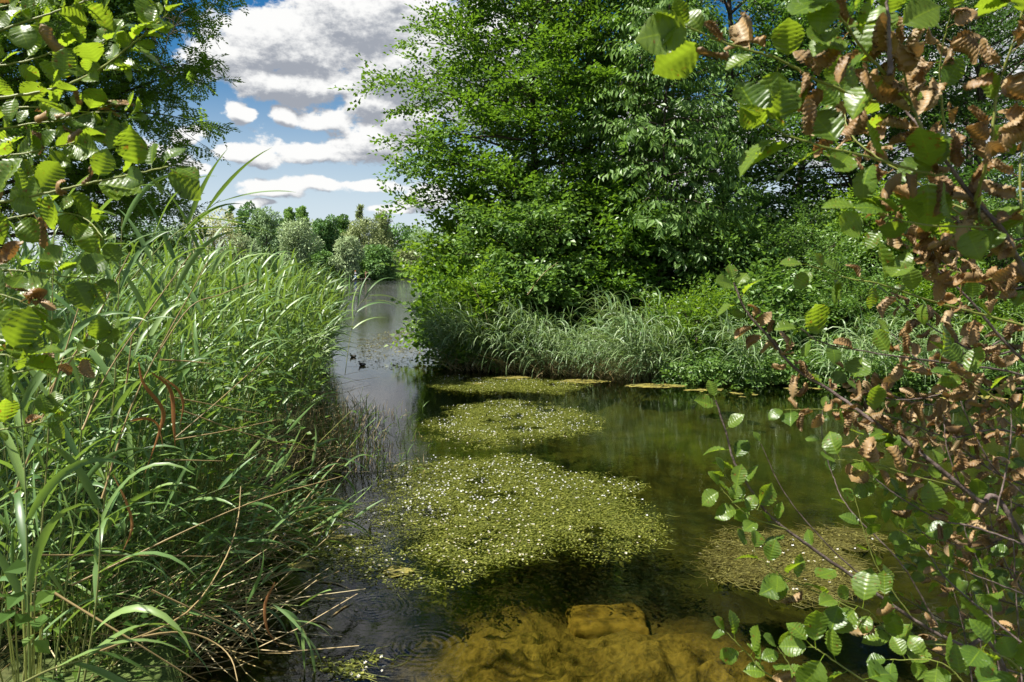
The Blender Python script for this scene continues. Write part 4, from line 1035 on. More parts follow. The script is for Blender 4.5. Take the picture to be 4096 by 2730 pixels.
A2 = [([(1.9, 1.9, 0.3, 0), (4096, 2164, D2), (3912, 2004, D2), (3752, 1870, D2), (3625, 1768, D2 + .02), (3529, 1714, D2 + .03), (3338, 1574, D2 + .08), (3178, 1472, D2 + .1), (3083, 1357, D2 + .1), (2987, 1249, D2 + .1), (2935, 1130, D2 + .1)], .0085, 52, .88, 7, .068, True),
      ([(4200, 1600, D2), (4071, 1497, D2), (3784, 1453, D2 - .1), (3593, 1427, D2 - .15), (3306, 1376, D2 - .2), (3200, 1315, D2 - .22)], .004, 18, .7, 5, .078, True),
      ([(4200, 1330, D2 - .2), (3912, 1255, D2 - .2), (3720, 1204, D2 - .25), (3529, 1140, D2 - .3), (3370, 1108, D2 - .3), (3230, 1060, D2 - .32)], .0035, 16, .55, 5, .08, False),
      ([(4150, 1500, D2 + .1), (4020, 1370, D2 + .1), (3860, 1180, D2 + .1), (3700, 1040, D2 + .1), (3640, 960, D2 + .1)], .005, 22, .9, 1, .068, True),
      ([(3620, 1790, D2), (3480, 1660, D2 + .05), (3300, 1640, D2 + .05), (3140, 1640, D2)], .0025, 12, .85, 1, .07, False),
      ([(3752, 1870, D2), (3600, 1830, D2), (3480, 1760, D2), (3380, 1700, D2 - .03)], .0025, 10, .8, 1, .07, False),
      ([(3830, 1950, D2), (3640, 1900, D2 - .05), (3480, 1850, D2 - .08), (3350, 1840, D2 - .1)], .0025, 9, .85, 1, .075, False),
      ([(4096, 1980, D2 + .15), (3960, 1850, D2 + .15), (3840, 1600, D2 + .15), (3800, 1420, D2 + .15)], .0032, 20, .85, 2, .066, True),
      ([(4096, 1750, D2 + .2), (3930, 1600, D2 + .2), (3720, 1480, D2 + .2), (3560, 1330, D2 + .25)], .0032, 20, .85, 1, .066, True),
      ([(4130, 1750, D2 - .2), (3990, 1600, D2 - .2), (3830, 1500, D2 - .2)], .003, 11, .6, 2, .078, False),
      ([(4096, 2180, D2 - .1), (3900, 2110, D2 - .1), (3760, 2080, D2 - .1), (3600, 1990, D2 - .1), (3480, 1900, D2 - .1)], .0035, 13, .7, 2, .07, True),
      ([(3985, 2060, D2), (4040, 1800, D2), (4045, 1600, D2)], .003, 12, .9, 0, .066, True),
      ([(3870, 2010, D2 + .2), (3790, 1800, D2 + .2), (3775, 1660, D2 + .25)], .0026, 11, .95, 0, .06, True),
      ([(4096, 1300, D2 + .3), (3950, 1400, D2 + .3), (3800, 1560, D2 + .3), (3600, 1600, D2 + .3), (3450, 1560, D2 + .3)], .003, 20, .9, 0, .066, True)]
alder('thicket of alder stems hung with curled brown leaves at the right over the water', (1.9, 1.9, 0), A2, 2)
D5 = 3.0
A5 = [([(4250, 1300, D5), (3980, 1420, D5), (3760, 1330, D5), (3560, 1180, D5)], .005, 35, .9, 2, .07, True),
      ([(4250, 1560, D5), (3960, 1560, D5), (3720, 1620, D5), (3520, 1560, D5), (3380, 1480, D5)], .005, 40, .93, 1, .07, True),
      ([(4250, 1800, D5), (4000, 1720, D5), (3800, 1750, D5), (3600, 1680, D5), (3440, 1640, D5)], .005, 40, .93, 1, .068, True),
      ([(4250, 1100, D5), (4020, 1160, D5), (3820, 1080, D5), (3700, 980, D5)], .005, 35, .85, 3, .07, True),
      ([(4250, 2000, D5), (4000, 1900, D5), (3850, 1790, D5), (3760, 1640, D5)], .005, 35, .9, 1, .066, True),
      ([(4250, 2250, D5), (4050, 2150, D5), (3900, 2200, D5), (3700, 2130, D5)], .004, 24, .7, 3, .066, True),
      ([(4250, 900, D5), (4060, 960, D5), (3900, 930, D5), (3800, 860, D5)], .005, 30, .8, 3, .07, True),
      ([(4250, 2500, D5), (4080, 2350, D5), (3980, 2150, D5), (3950, 1980, D5)], .004, 27, .8, 3, .064, True),
      ([(2.6, 2.6, .4, 0), (4330, 2300, D5), (4330, 1500, D5), (4330, 900, D5)], .016, 0, .9, 0, .05, True)]
alder('farther alder stems with crowded small brown leaves behind the thicket at the right', (2.6, 2.6, 0), A5, 5)
D3 = 2.4
A3 = [([(1.75, 2.3, 0.2, 0), (4007, 2655, D3), (3848, 2585, D3), (3657, 2482, D3), (3433, 2323, D3), (3223, 2176, D3), (3083, 2068, D3), (3006, 1966, D3), (2936, 1845, D3), (2910, 1749, D3), (2862, 1600, D3)], .0075, 16, .15, 9, .075, True),
      ([(3070, 2060, D3), (2980, 2010, D3 - .03), (2900, 1900, D3 - .05)], .0022, 6, .1, 5, .075, False),
      ([(3150, 2120, D3), (2990, 2060, D3 - .05), (2880, 1950, D3 - .05)], .0022, 6, .1, 5, .07, False),
      ([(3420, 2440, D3 - .1), (3210, 2342, D3 - .1), (3108, 2291, D3 - .1), (3000, 2190, D3 - .12)], .0022, 9, .3, 4, .08, False),
      ([(3900, 2590, D3), (3600, 2560, D3 - .1), (3480, 2450, D3 - .15), (3350, 2400, D3 - .2)], .0026, 12, .3, 5, .085, False),
      ([(3180, 2760, D3 - .4), (3057, 2687, D3 - .4), (2985, 2610, D3 - .4), (2905, 2530, D3 - .4)], .0022, 8, .25, 5, .065, False),
      ([(3600, 2800, D3 - .6), (3465, 2730, D3 - .6), (3306, 2623, D3 - .65), (3240, 2580, D3 - .65)], .0024, 8, .2, 5, .075, False),
      ([(3270, 2770, D3 - .5), (3180, 2690, D3 - .5), (3110, 2590, D3 - .5)], .002, 6, .4, 3, .065, False),
      ([(3880, 2760, D3 - .3), (3760, 2650, D3 - .3), (3560, 2640, D3 - .3)], .0024, 8, .4, 3, .07, False),
      ([(4150, 2400, D3), (4000, 2340, D3), (3840, 2280, D3), (3740, 2250, D3)], .003, 9, .4, 3, .07, True),
      ([(3657, 2482, D3 + .2), (3520, 2290, D3 + .2), (3460, 2140, D3 + .2), (3420, 1990, D3 + .2)], .0024, 8, .3, 4, .06, False),
      ([(3750, 2500, D3 + .3), (3600, 2250, D3 + .3), (3400, 2040, D3 + .35), (3330, 1900, D3 + .4), (3290, 1750, D3 + .4), (3290, 1640, D3 + .4)], .003, 5, .3, 3, .06, True),
      ([(3529, 2368, D3 + .1), (3338, 2208, D3 + .1), (3146, 1985, D3 + .1), (3044, 1775, D3 + .1)], .0032, 0, .3, 0, .05, True),
      ([(4096, 2580, D3 - .2), (3800, 2330, D3 - .1), (3700, 2200, D3), (3600, 2120, D3)], .003, 9, .4, 4, .062, True),
      ([(4150, 2760, D3 - .9), (4050, 2650, D3 - .95), (3930, 2590, D3 - 1)], .0025, 7, .1, 5, .085, False),
      ([(4000, 2700, D3 + .1), (3950, 2350, D3 + .1), (3870, 2150, D3 + .1), (3850, 2050, D3 + .1)], .0024, 12, .6, 3, .06, True),
      ([(4090, 2750, D3 + .2), (4060, 2300, D3 + .2), (4040, 1900, D3 + .2)], .003, 10, .6, 2, .06, True)]
alder('low alder suckers with fresh green leaves over the dark water at the lower right', (1.75, 2.3, 0), A3, 3)
D6 = 3.3
A6 = [([(4300, 2800 - 130 * k, D6 + .1 * (k % 3)), (4060, 2690 - 135 * k, D6 + .1 * (k % 3)), (3820, 2640 - 140 * k, D6 + .1 * (k % 3)), (3560 + 30 * (k % 4), 2520 - 140 * k, D6 + .1 * (k % 3))], .0045, 36, .45, 4, .062, True) for k in range(7)]
A6 += [([(3900 + 60 * k, 2800, D6 - .3), (3850 + 60 * k, 2500, D6 - .3), (3780 + 70 * k, 2250, D6 - .3)], .003, 12, .3, 4, .06, True) for k in range(3)]
alder('shaded tangle of alder shoots filling the bottom right corner behind the suckers', (3.1, 3.2, 0), A6, 6)
D4 = 1.95
A4 = [([(-250, 200, D4), (0, 121, D4), (210, 51, D4), (357, 0, D4), (480, -50, D4)], .0035, 20, .15, 5, 0.073, False),
      ([(-250, 420, D4), (115, 376, D4), (287, 332, D4), (414, 268, D4 - .03), (510, 191, D4 - .05), (593, 128, D4 - .07), (670, 57, D4 - .1)], .004, 28, .12, 8, 0.076, False),
      ([(-250, 830, D4 - .2), (0, 810, D4 - .2), (191, 772, D4 - .2), (383, 727, D4 - .22), (574, 689, D4 - .25), (689, 663, D4 - .28)], .004, 21, .2, 7, 0.082, False),
      ([(-250, 440, D4 + .15), (130, 430, D4 + .15), (350, 450, D4 + .12), (450, 450, D4 + .1), (520, 480, D4 + .1)], .003, 16, .2, 4, 0.073, False),
      ([(-250, 560, D4 + .1), (100, 500, D4 + .1), (260, 480, D4 + .1), (400, 440, D4 + .1)], .003, 18, .2, 3, 0.069, False),
      ([(-250, 650, D4), (60, 620, D4), (220, 590, D4), (330, 560, D4)], .003, 16, .15, 4, 0.073, False),
      ([(-250, 300, D4 + .2), (80, 250, D4 + .2), (240, 200, D4 + .2), (380, 190, D4 + .2), (470, 130, D4 + .2)], .003, 20, .15, 4, 0.073, False),
      ([(-250, 60, D4 + .1), (50, 20, D4 + .1), (180, -40, D4 + .1)], .003, 12, .2, 3, 0.073, False),
      ([(-250, 900, D4 - .1), (0, 880, D4 - .1), (180, 850, D4 - .1), (330, 870, D4 - .1), (420, 960, D4 - .15)], .003, 18, .25, 4, 0.076, False),
      ([(-250, 1080, D4 - .2), (0, 1080, D4 - .2), (100, 1085, D4 - .2), (250, 1105, D4 - .2), (370, 1120, D4 - .2)], .003, 11, .15, 5, 0.073, False),
      ([(-250, 1150, D4 - .1), (0, 1180, D4 - .1), (110, 1220, D4 - .1), (200, 1270, D4 - .1)], .003, 11, .3, 3, 0.073, False),
      ([(-250, 1560, D4 + .3), (120, 1480, D4 + .3), (255, 1440, D4 + .3), (360, 1400, D4 + .3), (440, 1344, D4 + .3)], .0028, 14, .3, 5, 0.065, False),
      ([(-250, 1460, D4 - .5), (0, 1420, D4 - .5), (70, 1450, D4 - .5)], .003, 8, .2, 2, 0.082, False),
      ([(-250, 1750, D4 + .1), (0, 1720, D4 + .1), (147, 1695, D4 + .1), (220, 1660, D4 + .1)], .003, 12, .3, 4, 0.067, False),
      ([(-250, 1350, D4), (0, 1330, D4), (90, 1320, D4)], .003, 9, .3, 2, 0.077, False),
      ([(-250, 720, D4 + .2), (40, 700, D4 + .2), (200, 690, D4 + .2)], .003, 14, .3, 2, 0.073, False),
      ([(-2.4, 1.6, .4, 0), (-260, 1600, D4 + .1), (-250, 900, D4), (-240, 100, D4 + .1)], .012, 0, 0, 0, .05, True)]
alder('alder with glossy backlit green leaves filling the upper left corner', (-2.4, 1.6, 0), A4, 4)

# ------------------------------------------------------------------ floating water weed
def sample_poly(pxpoly, n, r, noise=.0, ns=3.0, thr=-2):
    pp = gp(pxpoly); lo_, hi_ = pp.min(0), pp.max(0); out_ = []; tot = 0
    while tot < n:
        x = r.uniform(lo_[0], hi_[0], n); y = r.uniform(lo_[1], hi_[1], n)
        dd = polydist(x + .16 * vnoise(x * 2.5, y * 2.5, 8) + .07 * vnoise(x * 8, y * 8, 18), y + .3 * vnoise(x * 2.5 + 9, y * 2.5, 9) + .12 * vnoise(x * 8, y * 8, 19), pp)
        k = (dd > 0) & (vnoise(x * ns, y * ns * .7, 12) + .5 * vnoise(x * ns * 3, y * ns * 3, 13) > thr + r.uniform(0, .8, n)) & (r.uniform(0, 1, n) < np.clip(.05 + dd * 1.7, 0, 1) ** 1.2)
        out_.append(np.stack([x[k], y[k]], -1)); tot += k.sum()
    return np.concatenate(out_)[:n]
def flower_geo():
    V = [(0, 0, .004)]; F = []
    for k in range(5):
        a = k * 1.2566
        for da, rr, zz in ((-.42, .0075, .009), (0, .0115, .011), (.42, .0075, .009)):
            V.append((math.cos(a + da) * rr, math.sin(a + da) * rr, zz))
        b_ = 1 + 3 * k; F.append((0, b_, b_ + 1, b_ + 2))
    return np.array(V, float), np.array(F)
FV, FF = flower_geo()
cv, cf = tube(np.array([[0, 0, .005], [0, 0, .0095], [0, 0, .0105]]), [.0028, .0026, .0003], 5)
flower_mesh = mk_mesh('flower', np.concatenate([FV, cv]), [np.concatenate([FF, cf + len(FV)])], [PETAL, PCORE], midx=[0] * len(FF) + [1] * len(cf))
def weed_mat(label, pxpoly, nleaf, nstem, nflow, nind, seed, m_=None, thr=-2.0, size=1.0, sub=0, name='water_crowfoot', asp=(.4, .95)):
    r = np.random.default_rng(seed); m_ = m_ or MATL
    c = gp(pxpoly).mean(0); base = np.array([c[0], c[1], 0.0]); root = obj(name, None, loc=base); tag(root, label, 'water weed', 'floating weed mats')
    p = sample_poly(pxpoly, nleaf, r, thr=thr); n = len(p)
    pos = np.stack([p[:, 0], p[:, 1], r.uniform(-.012, .016, n)], -1); yaw = r.uniform(0, 6.28, n)
    D = np.stack([np.cos(yaw), np.sin(yaw), r.normal(.06, .16, n)], -1); N = np.tile((0, 0, 1.0), (n, 1)) + r.normal(0, .22, (n, 3)); L_ = r.uniform(.010, .026, n) * size
    V = quad_leaf(pos, D, N, L_, L_ * r.uniform(*asp, n), .1).reshape(-1, 3) - base
    tag(obj('leaves', mk_mesh('leaves', V, np.arange(len(V)).reshape(-1, 4), m_), root), kind='stuff')
    if nstem:
        ms = Mass(); p = sample_poly(pxpoly, nstem, r, thr=thr)
        for (x, y) in p:
            yw = r.uniform(0, 6.28); L = r.uniform(.04, .16) * size; d = np.array([math.cos(yw), math.sin(yw), 0]); s_ = np.array([-d[1], d[0], 0])
            q = np.array([x, y, r.uniform(-.006, .008)]); bow = s_ * r.normal(0, .25) * L
            pt = np.stack([q, q + d * L * .35 + bow + (0, 0, r.uniform(0, .012)), q + d * L * .7 + bow, q + d * L]); ms.add(*tube(pt, [.0014, .0016, .0016, .001], 3))
        ms.build('runners', m_, parent=root)
    if sub:
        p = sample_poly(pxpoly, sub, r, thr=thr); n = len(p); pos = np.stack([p[:, 0], p[:, 1], r.uniform(-.10, -.015, n)], -1)
        V = quad_leaf(pos, r.normal(0, 1, (n, 3)) * (1, 1, .3), r.normal(0, .4, (n, 3)) + (0, 0, 1), r.uniform(.04, .09, n), r.uniform(.02, .04, n)).reshape(-1, 3) - base
        tag(obj('submerged_leaves', mk_mesh('submerged_leaves', V, np.arange(len(V)).reshape(-1, 4), SUBM), root), kind='stuff')
    if nflow:
        p = sample_poly(pxpoly, nflow, r, thr=max(thr, -.9), ns=2.0); p = p[np.argsort(p[:, 1])]; fm = Mass()
        pick = set(range(min(nind, len(p))))
        for i, (x, y) in enumerate(p):
            z = r.uniform(.004, .016); s_ = r.uniform(.7, 1.15)
            M = rot_axis((1, 0, 0), r.normal(.15, .3)) @ rot_axis((0, 1, 0), r.normal(0, .3)) @ rot_z(r.uniform(0, 6)) * s_
            if i in pick:
                o = obj('flower', flower_mesh, root)
                o.matrix_local = Matrix.Translation(Vector((x - base[0], y - base[1], z))) @ Matrix([list(v) for v in M]).to_4x4()
            else: fm.add(FV, FF, M, np.array([x, y, z]))
        if fm.p: fm.build('far_flowers', PETAL, parent=root)
    return root
MAIN = [(1480, 1870), (1600, 1835), (1850, 1800), (2080, 1815), (2250, 1870), (2360, 1895), (2520, 1905), (2640, 2000), (2690, 2110), (2620, 2190), (2480, 2230), (2300, 2262), (2140, 2272), (2020, 2320), (1900, 2380), (1760, 2400), (1700, 2300), (1580, 2240), (1450, 2160), (1400, 2050), (1420, 1950)]
weed_mat('largest weed mat, dotted with white flowers, in the middle of the channel', MAIN, 56000, 3600, 760, 150, 1, sub=4500, thr=-1.0)
weed_mat('white-flowered weed mat in front of the drooping reeds, behind the largest mat', [(1690, 1690), (1800, 1625), (2050, 1600), (2300, 1625), (2420, 1680), (2400, 1720), (2250, 1745), (2150, 1775), (1950, 1800), (1800, 1800), (1680, 1760)], 32000, 1800, 480, 60, 2, sub=3000, size=1.15, thr=-1.0)
weed_mat('thin weed mat with few flowers along the foot of the drooping reeds', [(1660, 1520), (1850, 1500), (2100, 1510), (2300, 1525), (2380, 1550), (2250, 1580), (2050, 1580), (1850, 1570), (1700, 1555)], 18000, 700, 150, 25, 3, sub=2500, size=1.3, thr=-1.0)
weed_mat('brownish weed mat behind the low alder suckers at the right', [(2770, 2190), (2880, 2130), (3080, 2110), (3300, 2120), (3560, 2140), (3650, 2200), (3560, 2290), (3300, 2390), (3100, 2420), (2960, 2370), (2850, 2280)], 15000, 6500, 26, 20, 4, m_=MATR, sub=2500, size=1.5, thr=-.8, asp=(.15, .4))
weed_mat('loose sunken weed strands over the sky reflection left of the largest mat', [(1000, 2000), (1250, 1960), (1420, 1990), (1560, 2200), (1740, 2330), (1800, 2400), (1640, 2430), (1450, 2370), (1250, 2300), (1080, 2230), (980, 2120)], 9000, 1500, 110, 25, 5, sub=5000, thr=-.75)
weed_mat('scattered floating bits on the bright open water beyond the left reeds', [(1390, 1360), (1500, 1330), (1640, 1310), (1720, 1340), (1720, 1460), (1640, 1500), (1500, 1480), (1400, 1470)], 1800, 60, 60, 0, 6, m_=MATR, size=3.0, thr=-.7)
weed_mat('few stray floating leaves near the bottom edge of the picture', [(1250, 2560), (1500, 2600), (1700, 2640), (1620, 2720), (1300, 2720)], 220, 60, 8, 8, 7, size=1.2, thr=-.6)

# yellow algae along the far bank
m, t, out = mat('algae_scum')
pos = t.new('ShaderNodeNewGeometry').outputs['Position']; n1 = t.noise(pos, 7, 5, .65); n2 = t.noise(pos, 40, 3, .6)
p = t.new('ShaderNodeBsdfPrincipled'); p.inputs['Roughness'].default_value = .7
t.l.new(t.mix(t.ramp(t.m('ADD', t.m('MULTIPLY', n1, .6), t.m('MULTIPLY', n2, .4)), .36, .62), (0.075, 0.075, 0.014), (0.26, 0.215, 0.035)), p.inputs['Base Color'])
b = t.new('ShaderNodeBump'); b.inputs['Strength'].default_value = .6; b.inputs['Distance'].default_value = .02; t.l.new(n2, b.inputs['Height']); t.l.new(b.outputs[0], p.inputs['Normal'])
t.l.new(p.outputs[0], out.inputs[0]); ALGAE = m
def algae(label, cx, cy, rx, ry, seed):
    q = np.random.default_rng(seed); c = G(cx, cy); sx = rx / FPX * c[1]; sy = abs(G(cx, cy - ry)[1] - G(cx, cy + ry)[1]) / 2
    n = int(np.clip(sx * sy * 2600, 160, 2600)); a = q.uniform(0, 6.283, n); rr = np.sqrt(q.uniform(0, 1, n)) * 1.15
    x = np.cos(a) * rr * sx; y = np.sin(a) * rr * sy
    k = (vnoise(x * 2.2 + seed, y * 1.6, 3) + .6 * vnoise(x * 7, y * 5 + seed, 5) + .9 - rr * .9) > q.uniform(0, .5, n); k = k if k.sum() > 25 else rr < .8; x, y = x[k], y[k]; n = len(x)
    ang = np.arange(7) * 6.283 / 7; rd = q.uniform(.018, .06, (n, 1)) * (1 + .35 * q.normal(0, 1, (n, 7)))
    z = q.uniform(.001, .012, (n, 1)) + q.normal(0, .002, (n, 7))
    V = np.stack([x[:, None] + np.cos(ang) * rd * 1.3, y[:, None] + np.sin(ang) * rd, z], -1).reshape(-1, 3)
    o = obj('algae_mat', mk_mesh('algae_mat', V, np.arange(n * 7).reshape(-1, 7), ALGAE), loc=c); tag(o, label, 'algae', 'algae along the far bank', 'stuff')
algae('bright yellow algae mat under the drooping reeds on the far bank', 2340, 1527, 120, 9, 1)
algae('small yellow algae mat left of the bright one', 2050, 1512, 90, 6, 2)
algae('long yellow algae mat below the low shrub', 2620, 1545, 150, 9, 3)
algae('yellow algae mat in front of the low overhanging shrub', 2880, 1574, 140, 15, 4)
algae('algae strip along the far bank behind the alder leaves', 3350, 1562, 200, 12, 5)
algae('tiny yellow algae patch on the flowered mat', 1905, 1537, 32, 4, 6)
algae('yellow algae patch floating at the right behind the alder stems', 3850, 1590, 160, 14, 7)
algae('sunken yellow algae clump under the slanting reeds, leftmost', 1010, 2200, 42, 16, 8)
algae('yellow algae clump right of the slanting reeds', 1200, 2270, 24, 9, 9)
algae('lone yellow algae clump over the sky reflection', 1590, 2288, 26, 10, 10)
algae('pale algae clump beside the reed blades', 1345, 2155, 22, 9, 11)

# ------------------------------------------------------------------ submerged block, floating dead blades
import bmesh
bm = bmesh.new(); bmesh.ops.create_cube(bm, size=1.0); bmesh.ops.scale(bm, vec=(.62, .42, .26), verts=bm.verts)
bmesh.ops.bevel(bm, geom=bm.edges[:], offset=.09, segments=4, affect='EDGES', profile=.6)
bmesh.ops.subdivide_edges(bm, edges=bm.edges[:], cuts=2, use_grid_fill=True)
for v in bm.verts: v.co += Vector((float(vnoise(np.array(v.co.x * 9), np.array(v.co.y * 9 + v.co.z * 7), 3)), float(vnoise(np.array(v.co.x * 8), np.array(v.co.z * 8), 4)), float(vnoise(np.array(v.co.x * 9), np.array(v.co.y * 9), 5)))) * .03
me = bpy.data.meshes.new('sunken_stone'); bm.to_mesh(me); bm.free(); me.materials.append(plain('mossy_stone', (0.045, 0.03, 0.008), (0.24, 0.165, 0.045), 7, .95, .1, .8))
for pl_ in me.polygons: pl_.use_smooth = True
c = G(2430, 2385, -.3); o = obj('sunken_stone', me, loc=(c[0], c[1], -.575)); o.rotation_euler = (.05, .03, .12); tag(o, 'squarish moss-covered stone lying under water below the largest weed mat', 'stone')
for k, (ax, ay, bx, by, W, lab) in enumerate(((1270, 2330, 1400, 2360, .016, 'straw-coloured dead blade floating by the reeds'), (1325, 2470, 1415, 2415, .018, 'curved pale dead blade floating on the sky reflection'),
                                           (1240, 2490, 1330, 2520, .016, 'short dead blade floating beside the broken reed'))):
    a, b_ = G(ax, ay), G(bx, by); mid = (a + b_) / 2 + np.array([0, .04, 0]); pt = bez([a, mid, b_], 8) + (0, 0, .006); side = unit(np.cross(np.gradient(pt, axis=0), (0, 0.2, 1)))
    V, F = strip(pt - a, side, W * np.clip(np.minimum(.4 + np.linspace(0, 1, 8) * 2, (1 - np.linspace(0, 1, 8)) * 2.5), .1, 1), 3, .2); o = obj('floating_blade', mk_mesh('floating_blade', V, F, STRAW, smooth=True), loc=a); tag(o, lab, 'dead leaf', 'dead blades on the water')

# ------------------------------------------------------------------ moorhens
MOOR = plain('dark_plumage', (0.018, 0.014, 0.011), (0.05, 0.036, 0.028), 30, .7, .2); WHITE = plain('white_feather', (.7, .68, .62), (.8, .78, .74)); BEAK = plain('beak', (.3, .12, .05), (.4, .18, .07))
def moorhen(label, px, py, s):
    g = G(px, py); o = obj('moorhen', None, loc=(g[0], g[1], 0)); o.scale = (-s, s, s); tag(o, label, 'bird', 'moorhens')
    path = bez([(-.105, 0, .062), (-.085, 0, .05), (-.04, 0, .038), (.02, 0, .035), (.06, 0, .05), (.085, 0, .085), (.10, 0, .115), (.125, 0, .117)], 22)
    rad = np.interp(np.linspace(0, 1, 22), [0, .12, .3, .5, .66, .78, .9, 1], [.006, .026, .05, .052, .036, .02, .026, .008])
    V, F = tube(path, rad, 12); V[:, 2] = np.maximum(V[:, 2], -.012); obj('body', mk_mesh('body', V, F, MOOR, smooth=True), o)
    V, F = tube(np.array([(.12, 0, .115), (.135, 0, .113), (.148, 0, .11)]), [.009, .006, .001], 6); obj('beak', mk_mesh('beak', V, F, BEAK, smooth=True), o)
    for sg in (-1, 1):
        V, F = tube(np.array([(-.07, sg * .034, .045), (-.03, sg * .051, .048), (.01, sg * .053, .045)]), [.003, .005, .002], 5); obj('flank_stripe', mk_mesh('flank_stripe', V, F, WHITE), o)
moorhen('small dark moorhen swimming left on the open water, nearer of two', 1450, 1464, .75)
moorhen('small dark moorhen half hidden behind the reed tips, farther of two', 1413, 1430, .75)

# ------------------------------------------------------------------ anglers and jetty across the lake
WOOD = plain('jetty_wood', (.22, .19, .16), (.36, .32, .28), 3); SKIN = plain('skin', (.42, .22, .15), (.48, .26, .18)); 
def jetty(label, cx, cy, w_, dpt):
    g = np.array(B(cx, cy)); o = obj('jetty', None, loc=(g[0], g[1], 0)); tag(o, label, 'jetty'); n_ = int(w_ / .3)
    bxm = lambda sx, sy, sz, nm, mt: mk_mesh(nm, np.array([(a * sx / 2, b_ * sy / 2, c_ * sz / 2) for a in (-1, 1) for b_ in (-1, 1) for c_ in (-1, 1)]), np.array([(0, 1, 3, 2), (4, 6, 7, 5), (0, 4, 5, 1), (2, 3, 7, 6), (0, 2, 6, 4), (1, 5, 7, 3)]), mt)
    pm = bxm(.27, dpt, .05, 'plank', WOOD); po = bxm(.16, .16, .9, 'post', WOOD)
    for i in range(n_): obj('plank', pm, o, (-w_ / 2 + .3 * i + .15, 0, .32 + .004 * (i % 3)))
    for x in (-w_ / 2 + .15, 0, w_ / 2 - .15):
        for y in (-dpt / 2 + .1, dpt / 2 - .1): obj('post', po, o, (x, y, -.16))
    return g
g1 = jetty('low wooden angling jetty on the far shore', 1447, 185.0, 4.0, 1.6)
jetty('small jetty at the right end of the far shore', 1636, 232.0, 4.2, 1.4)
def person(label, loc, shirt, trousers, arms, hair, cap=None, facing=1):
    o = obj('person', None, loc=loc); o.scale = (facing, 1, 1); tag(o, label, 'person', 'anglers')
    J = [(0, 0, .95), (0, 0, 1.2), (.01, 0, 1.42), (.02, 0, 1.53), (.04, 0, 1.66), (0, .1, .9), (.03, .12, .5), (0, .12, .06), (.14, .13, .03), (0, -.1, .9), (.06, -.12, .5), (0, -.12, .06), (.14, -.13, .03),
         (0, .19, 1.42), arms[0], arms[1], (0, -.19, 1.42), arms[2], arms[3]]
    E = [(0, 1), (1, 2), (2, 3), (3, 4), (0, 5), (5, 6), (6, 7), (7, 8), (0, 9), (9, 10), (10, 11), (11, 12), (2, 13), (13, 14), (14, 15), (2, 16), (16, 17), (17, 18)]
    rd = [.15, .15, .14, .06, .10, .1, .075, .05, .04, .1, .075, .05, .04, .07, .045, .035, .07, .045, .035]
    me = bpy.data.meshes.new('body'); me.from_pydata(J, E, []); b_ = obj('body', me, o)
    md = b_.modifiers.new('skin', 'SKIN'); sk = me.skin_vertices[0].data
    for i, q in enumerate(rd): sk[i].radius = (q, q)
    sk[0].use_root = True; b_.modifiers.new('sub', 'SUBSURF').levels = 1; b_.modifiers['sub'].render_levels = 1
    m_, t_, out_ = mat('body_clothes'); tcv = t_.new('ShaderNodeTexCoord').outputs['Object']; s_ = t_.new('ShaderNodeSeparateXYZ'); t_.l.new(tcv, s_.inputs[0]); pb_ = t_.new('ShaderNodeBsdfPrincipled')
    z = s_.outputs[2]; cc = t_.mix(t_.m('GREATER_THAN', z, .98), trousers, shirt); cc = t_.mix(t_.m('GREATER_THAN', z, 1.5), cc, (.45, .25, .18)); cc = t_.mix(t_.m('LESS_THAN', z, .45), cc, (.42, .23, .16))
    t_.l.new(cc, pb_.inputs['Base Color']); t_.l.new(pb_.outputs[0], out_.inputs[0]); me.materials.append(m_)
    hv, hf = tube(np.array([(.035, 0, 1.64), (.03, 0, 1.70), (.03, 0, 1.76), (.03, 0, 1.785)]), [.115, .118, .08, .01], 10); obj('cap' if cap else 'hair', mk_mesh('cap', hv, hf, cap or hair, smooth=True), o)
    return o
HAIR = plain('hair', (.05, .03, .02), (.08, .05, .03)); CAPM = plain('orange_cap', (.75, .16, .03), (.8, .2, .04))
def jx(px): return g1[0] + (px - 1447) / FPX * g1[1]
person('person in an orange cap and white shirt standing on the far jetty', (jx(1421), g1[1], .35), (.72, .72, .75), (.05, .05, .07), [(.12, .24, 1.15), (.36, .2, 1.18), (.12, -.24, 1.15), (.36, -.2, 1.18)], HAIR, CAPM)
person('bare-chested person holding out a rod on the far jetty', (jx(1462), g1[1], .35), (.5, .27, .19), (.3, .12, .1), [(.24, .2, 1.3), (.52, .12, 1.36), (.24, -.2, 1.28), (.5, -.12, 1.34)], HAIR)
V, F = tube(np.array([(.45, 0, 1.34), (1.6, -.2, 1.9), (3.2, -.6, 2.5)]), [.014, .01, .004], 5)
tag(obj('fishing_rod', mk_mesh('fishing_rod', V, F, plain('rod', (.05, .05, .05), (.1, .1, .1))), loc=(jx(1462), g1[1], .35)), 'thin fishing rod held over the lake by the bare-chested person', 'fishing rod')
def barrel(name, label, px, h, rr, c1, cat, lidc):
    o = obj(name, None, loc=(jx(px), g1[1] - .45, .345)); tag(o, label, cat)
    V, F = tube(np.array([(0, 0, 0), (0, 0, .02), (0, 0, h * .5), (0, 0, h)]), [rr * .85, rr * .88, rr, rr], 14); obj('body', mk_mesh('body', V, F, plain(name + '_paint', c1, c1), smooth=True), o)
    V, F = tube(np.array([(0, 0, h), (0, 0, h + .05), (0, 0, h + .07)]), [rr * 1.06, rr * 1.04, .01], 14); obj('lid', mk_mesh('lid', V, F, plain(name + '_lid', lidc, lidc), smooth=True), o)
barrel('tub', 'blue tub with a white lid on the far jetty', 1425, .55, .32, (.03, .16, .55), 'tub', (.7, .72, .75))
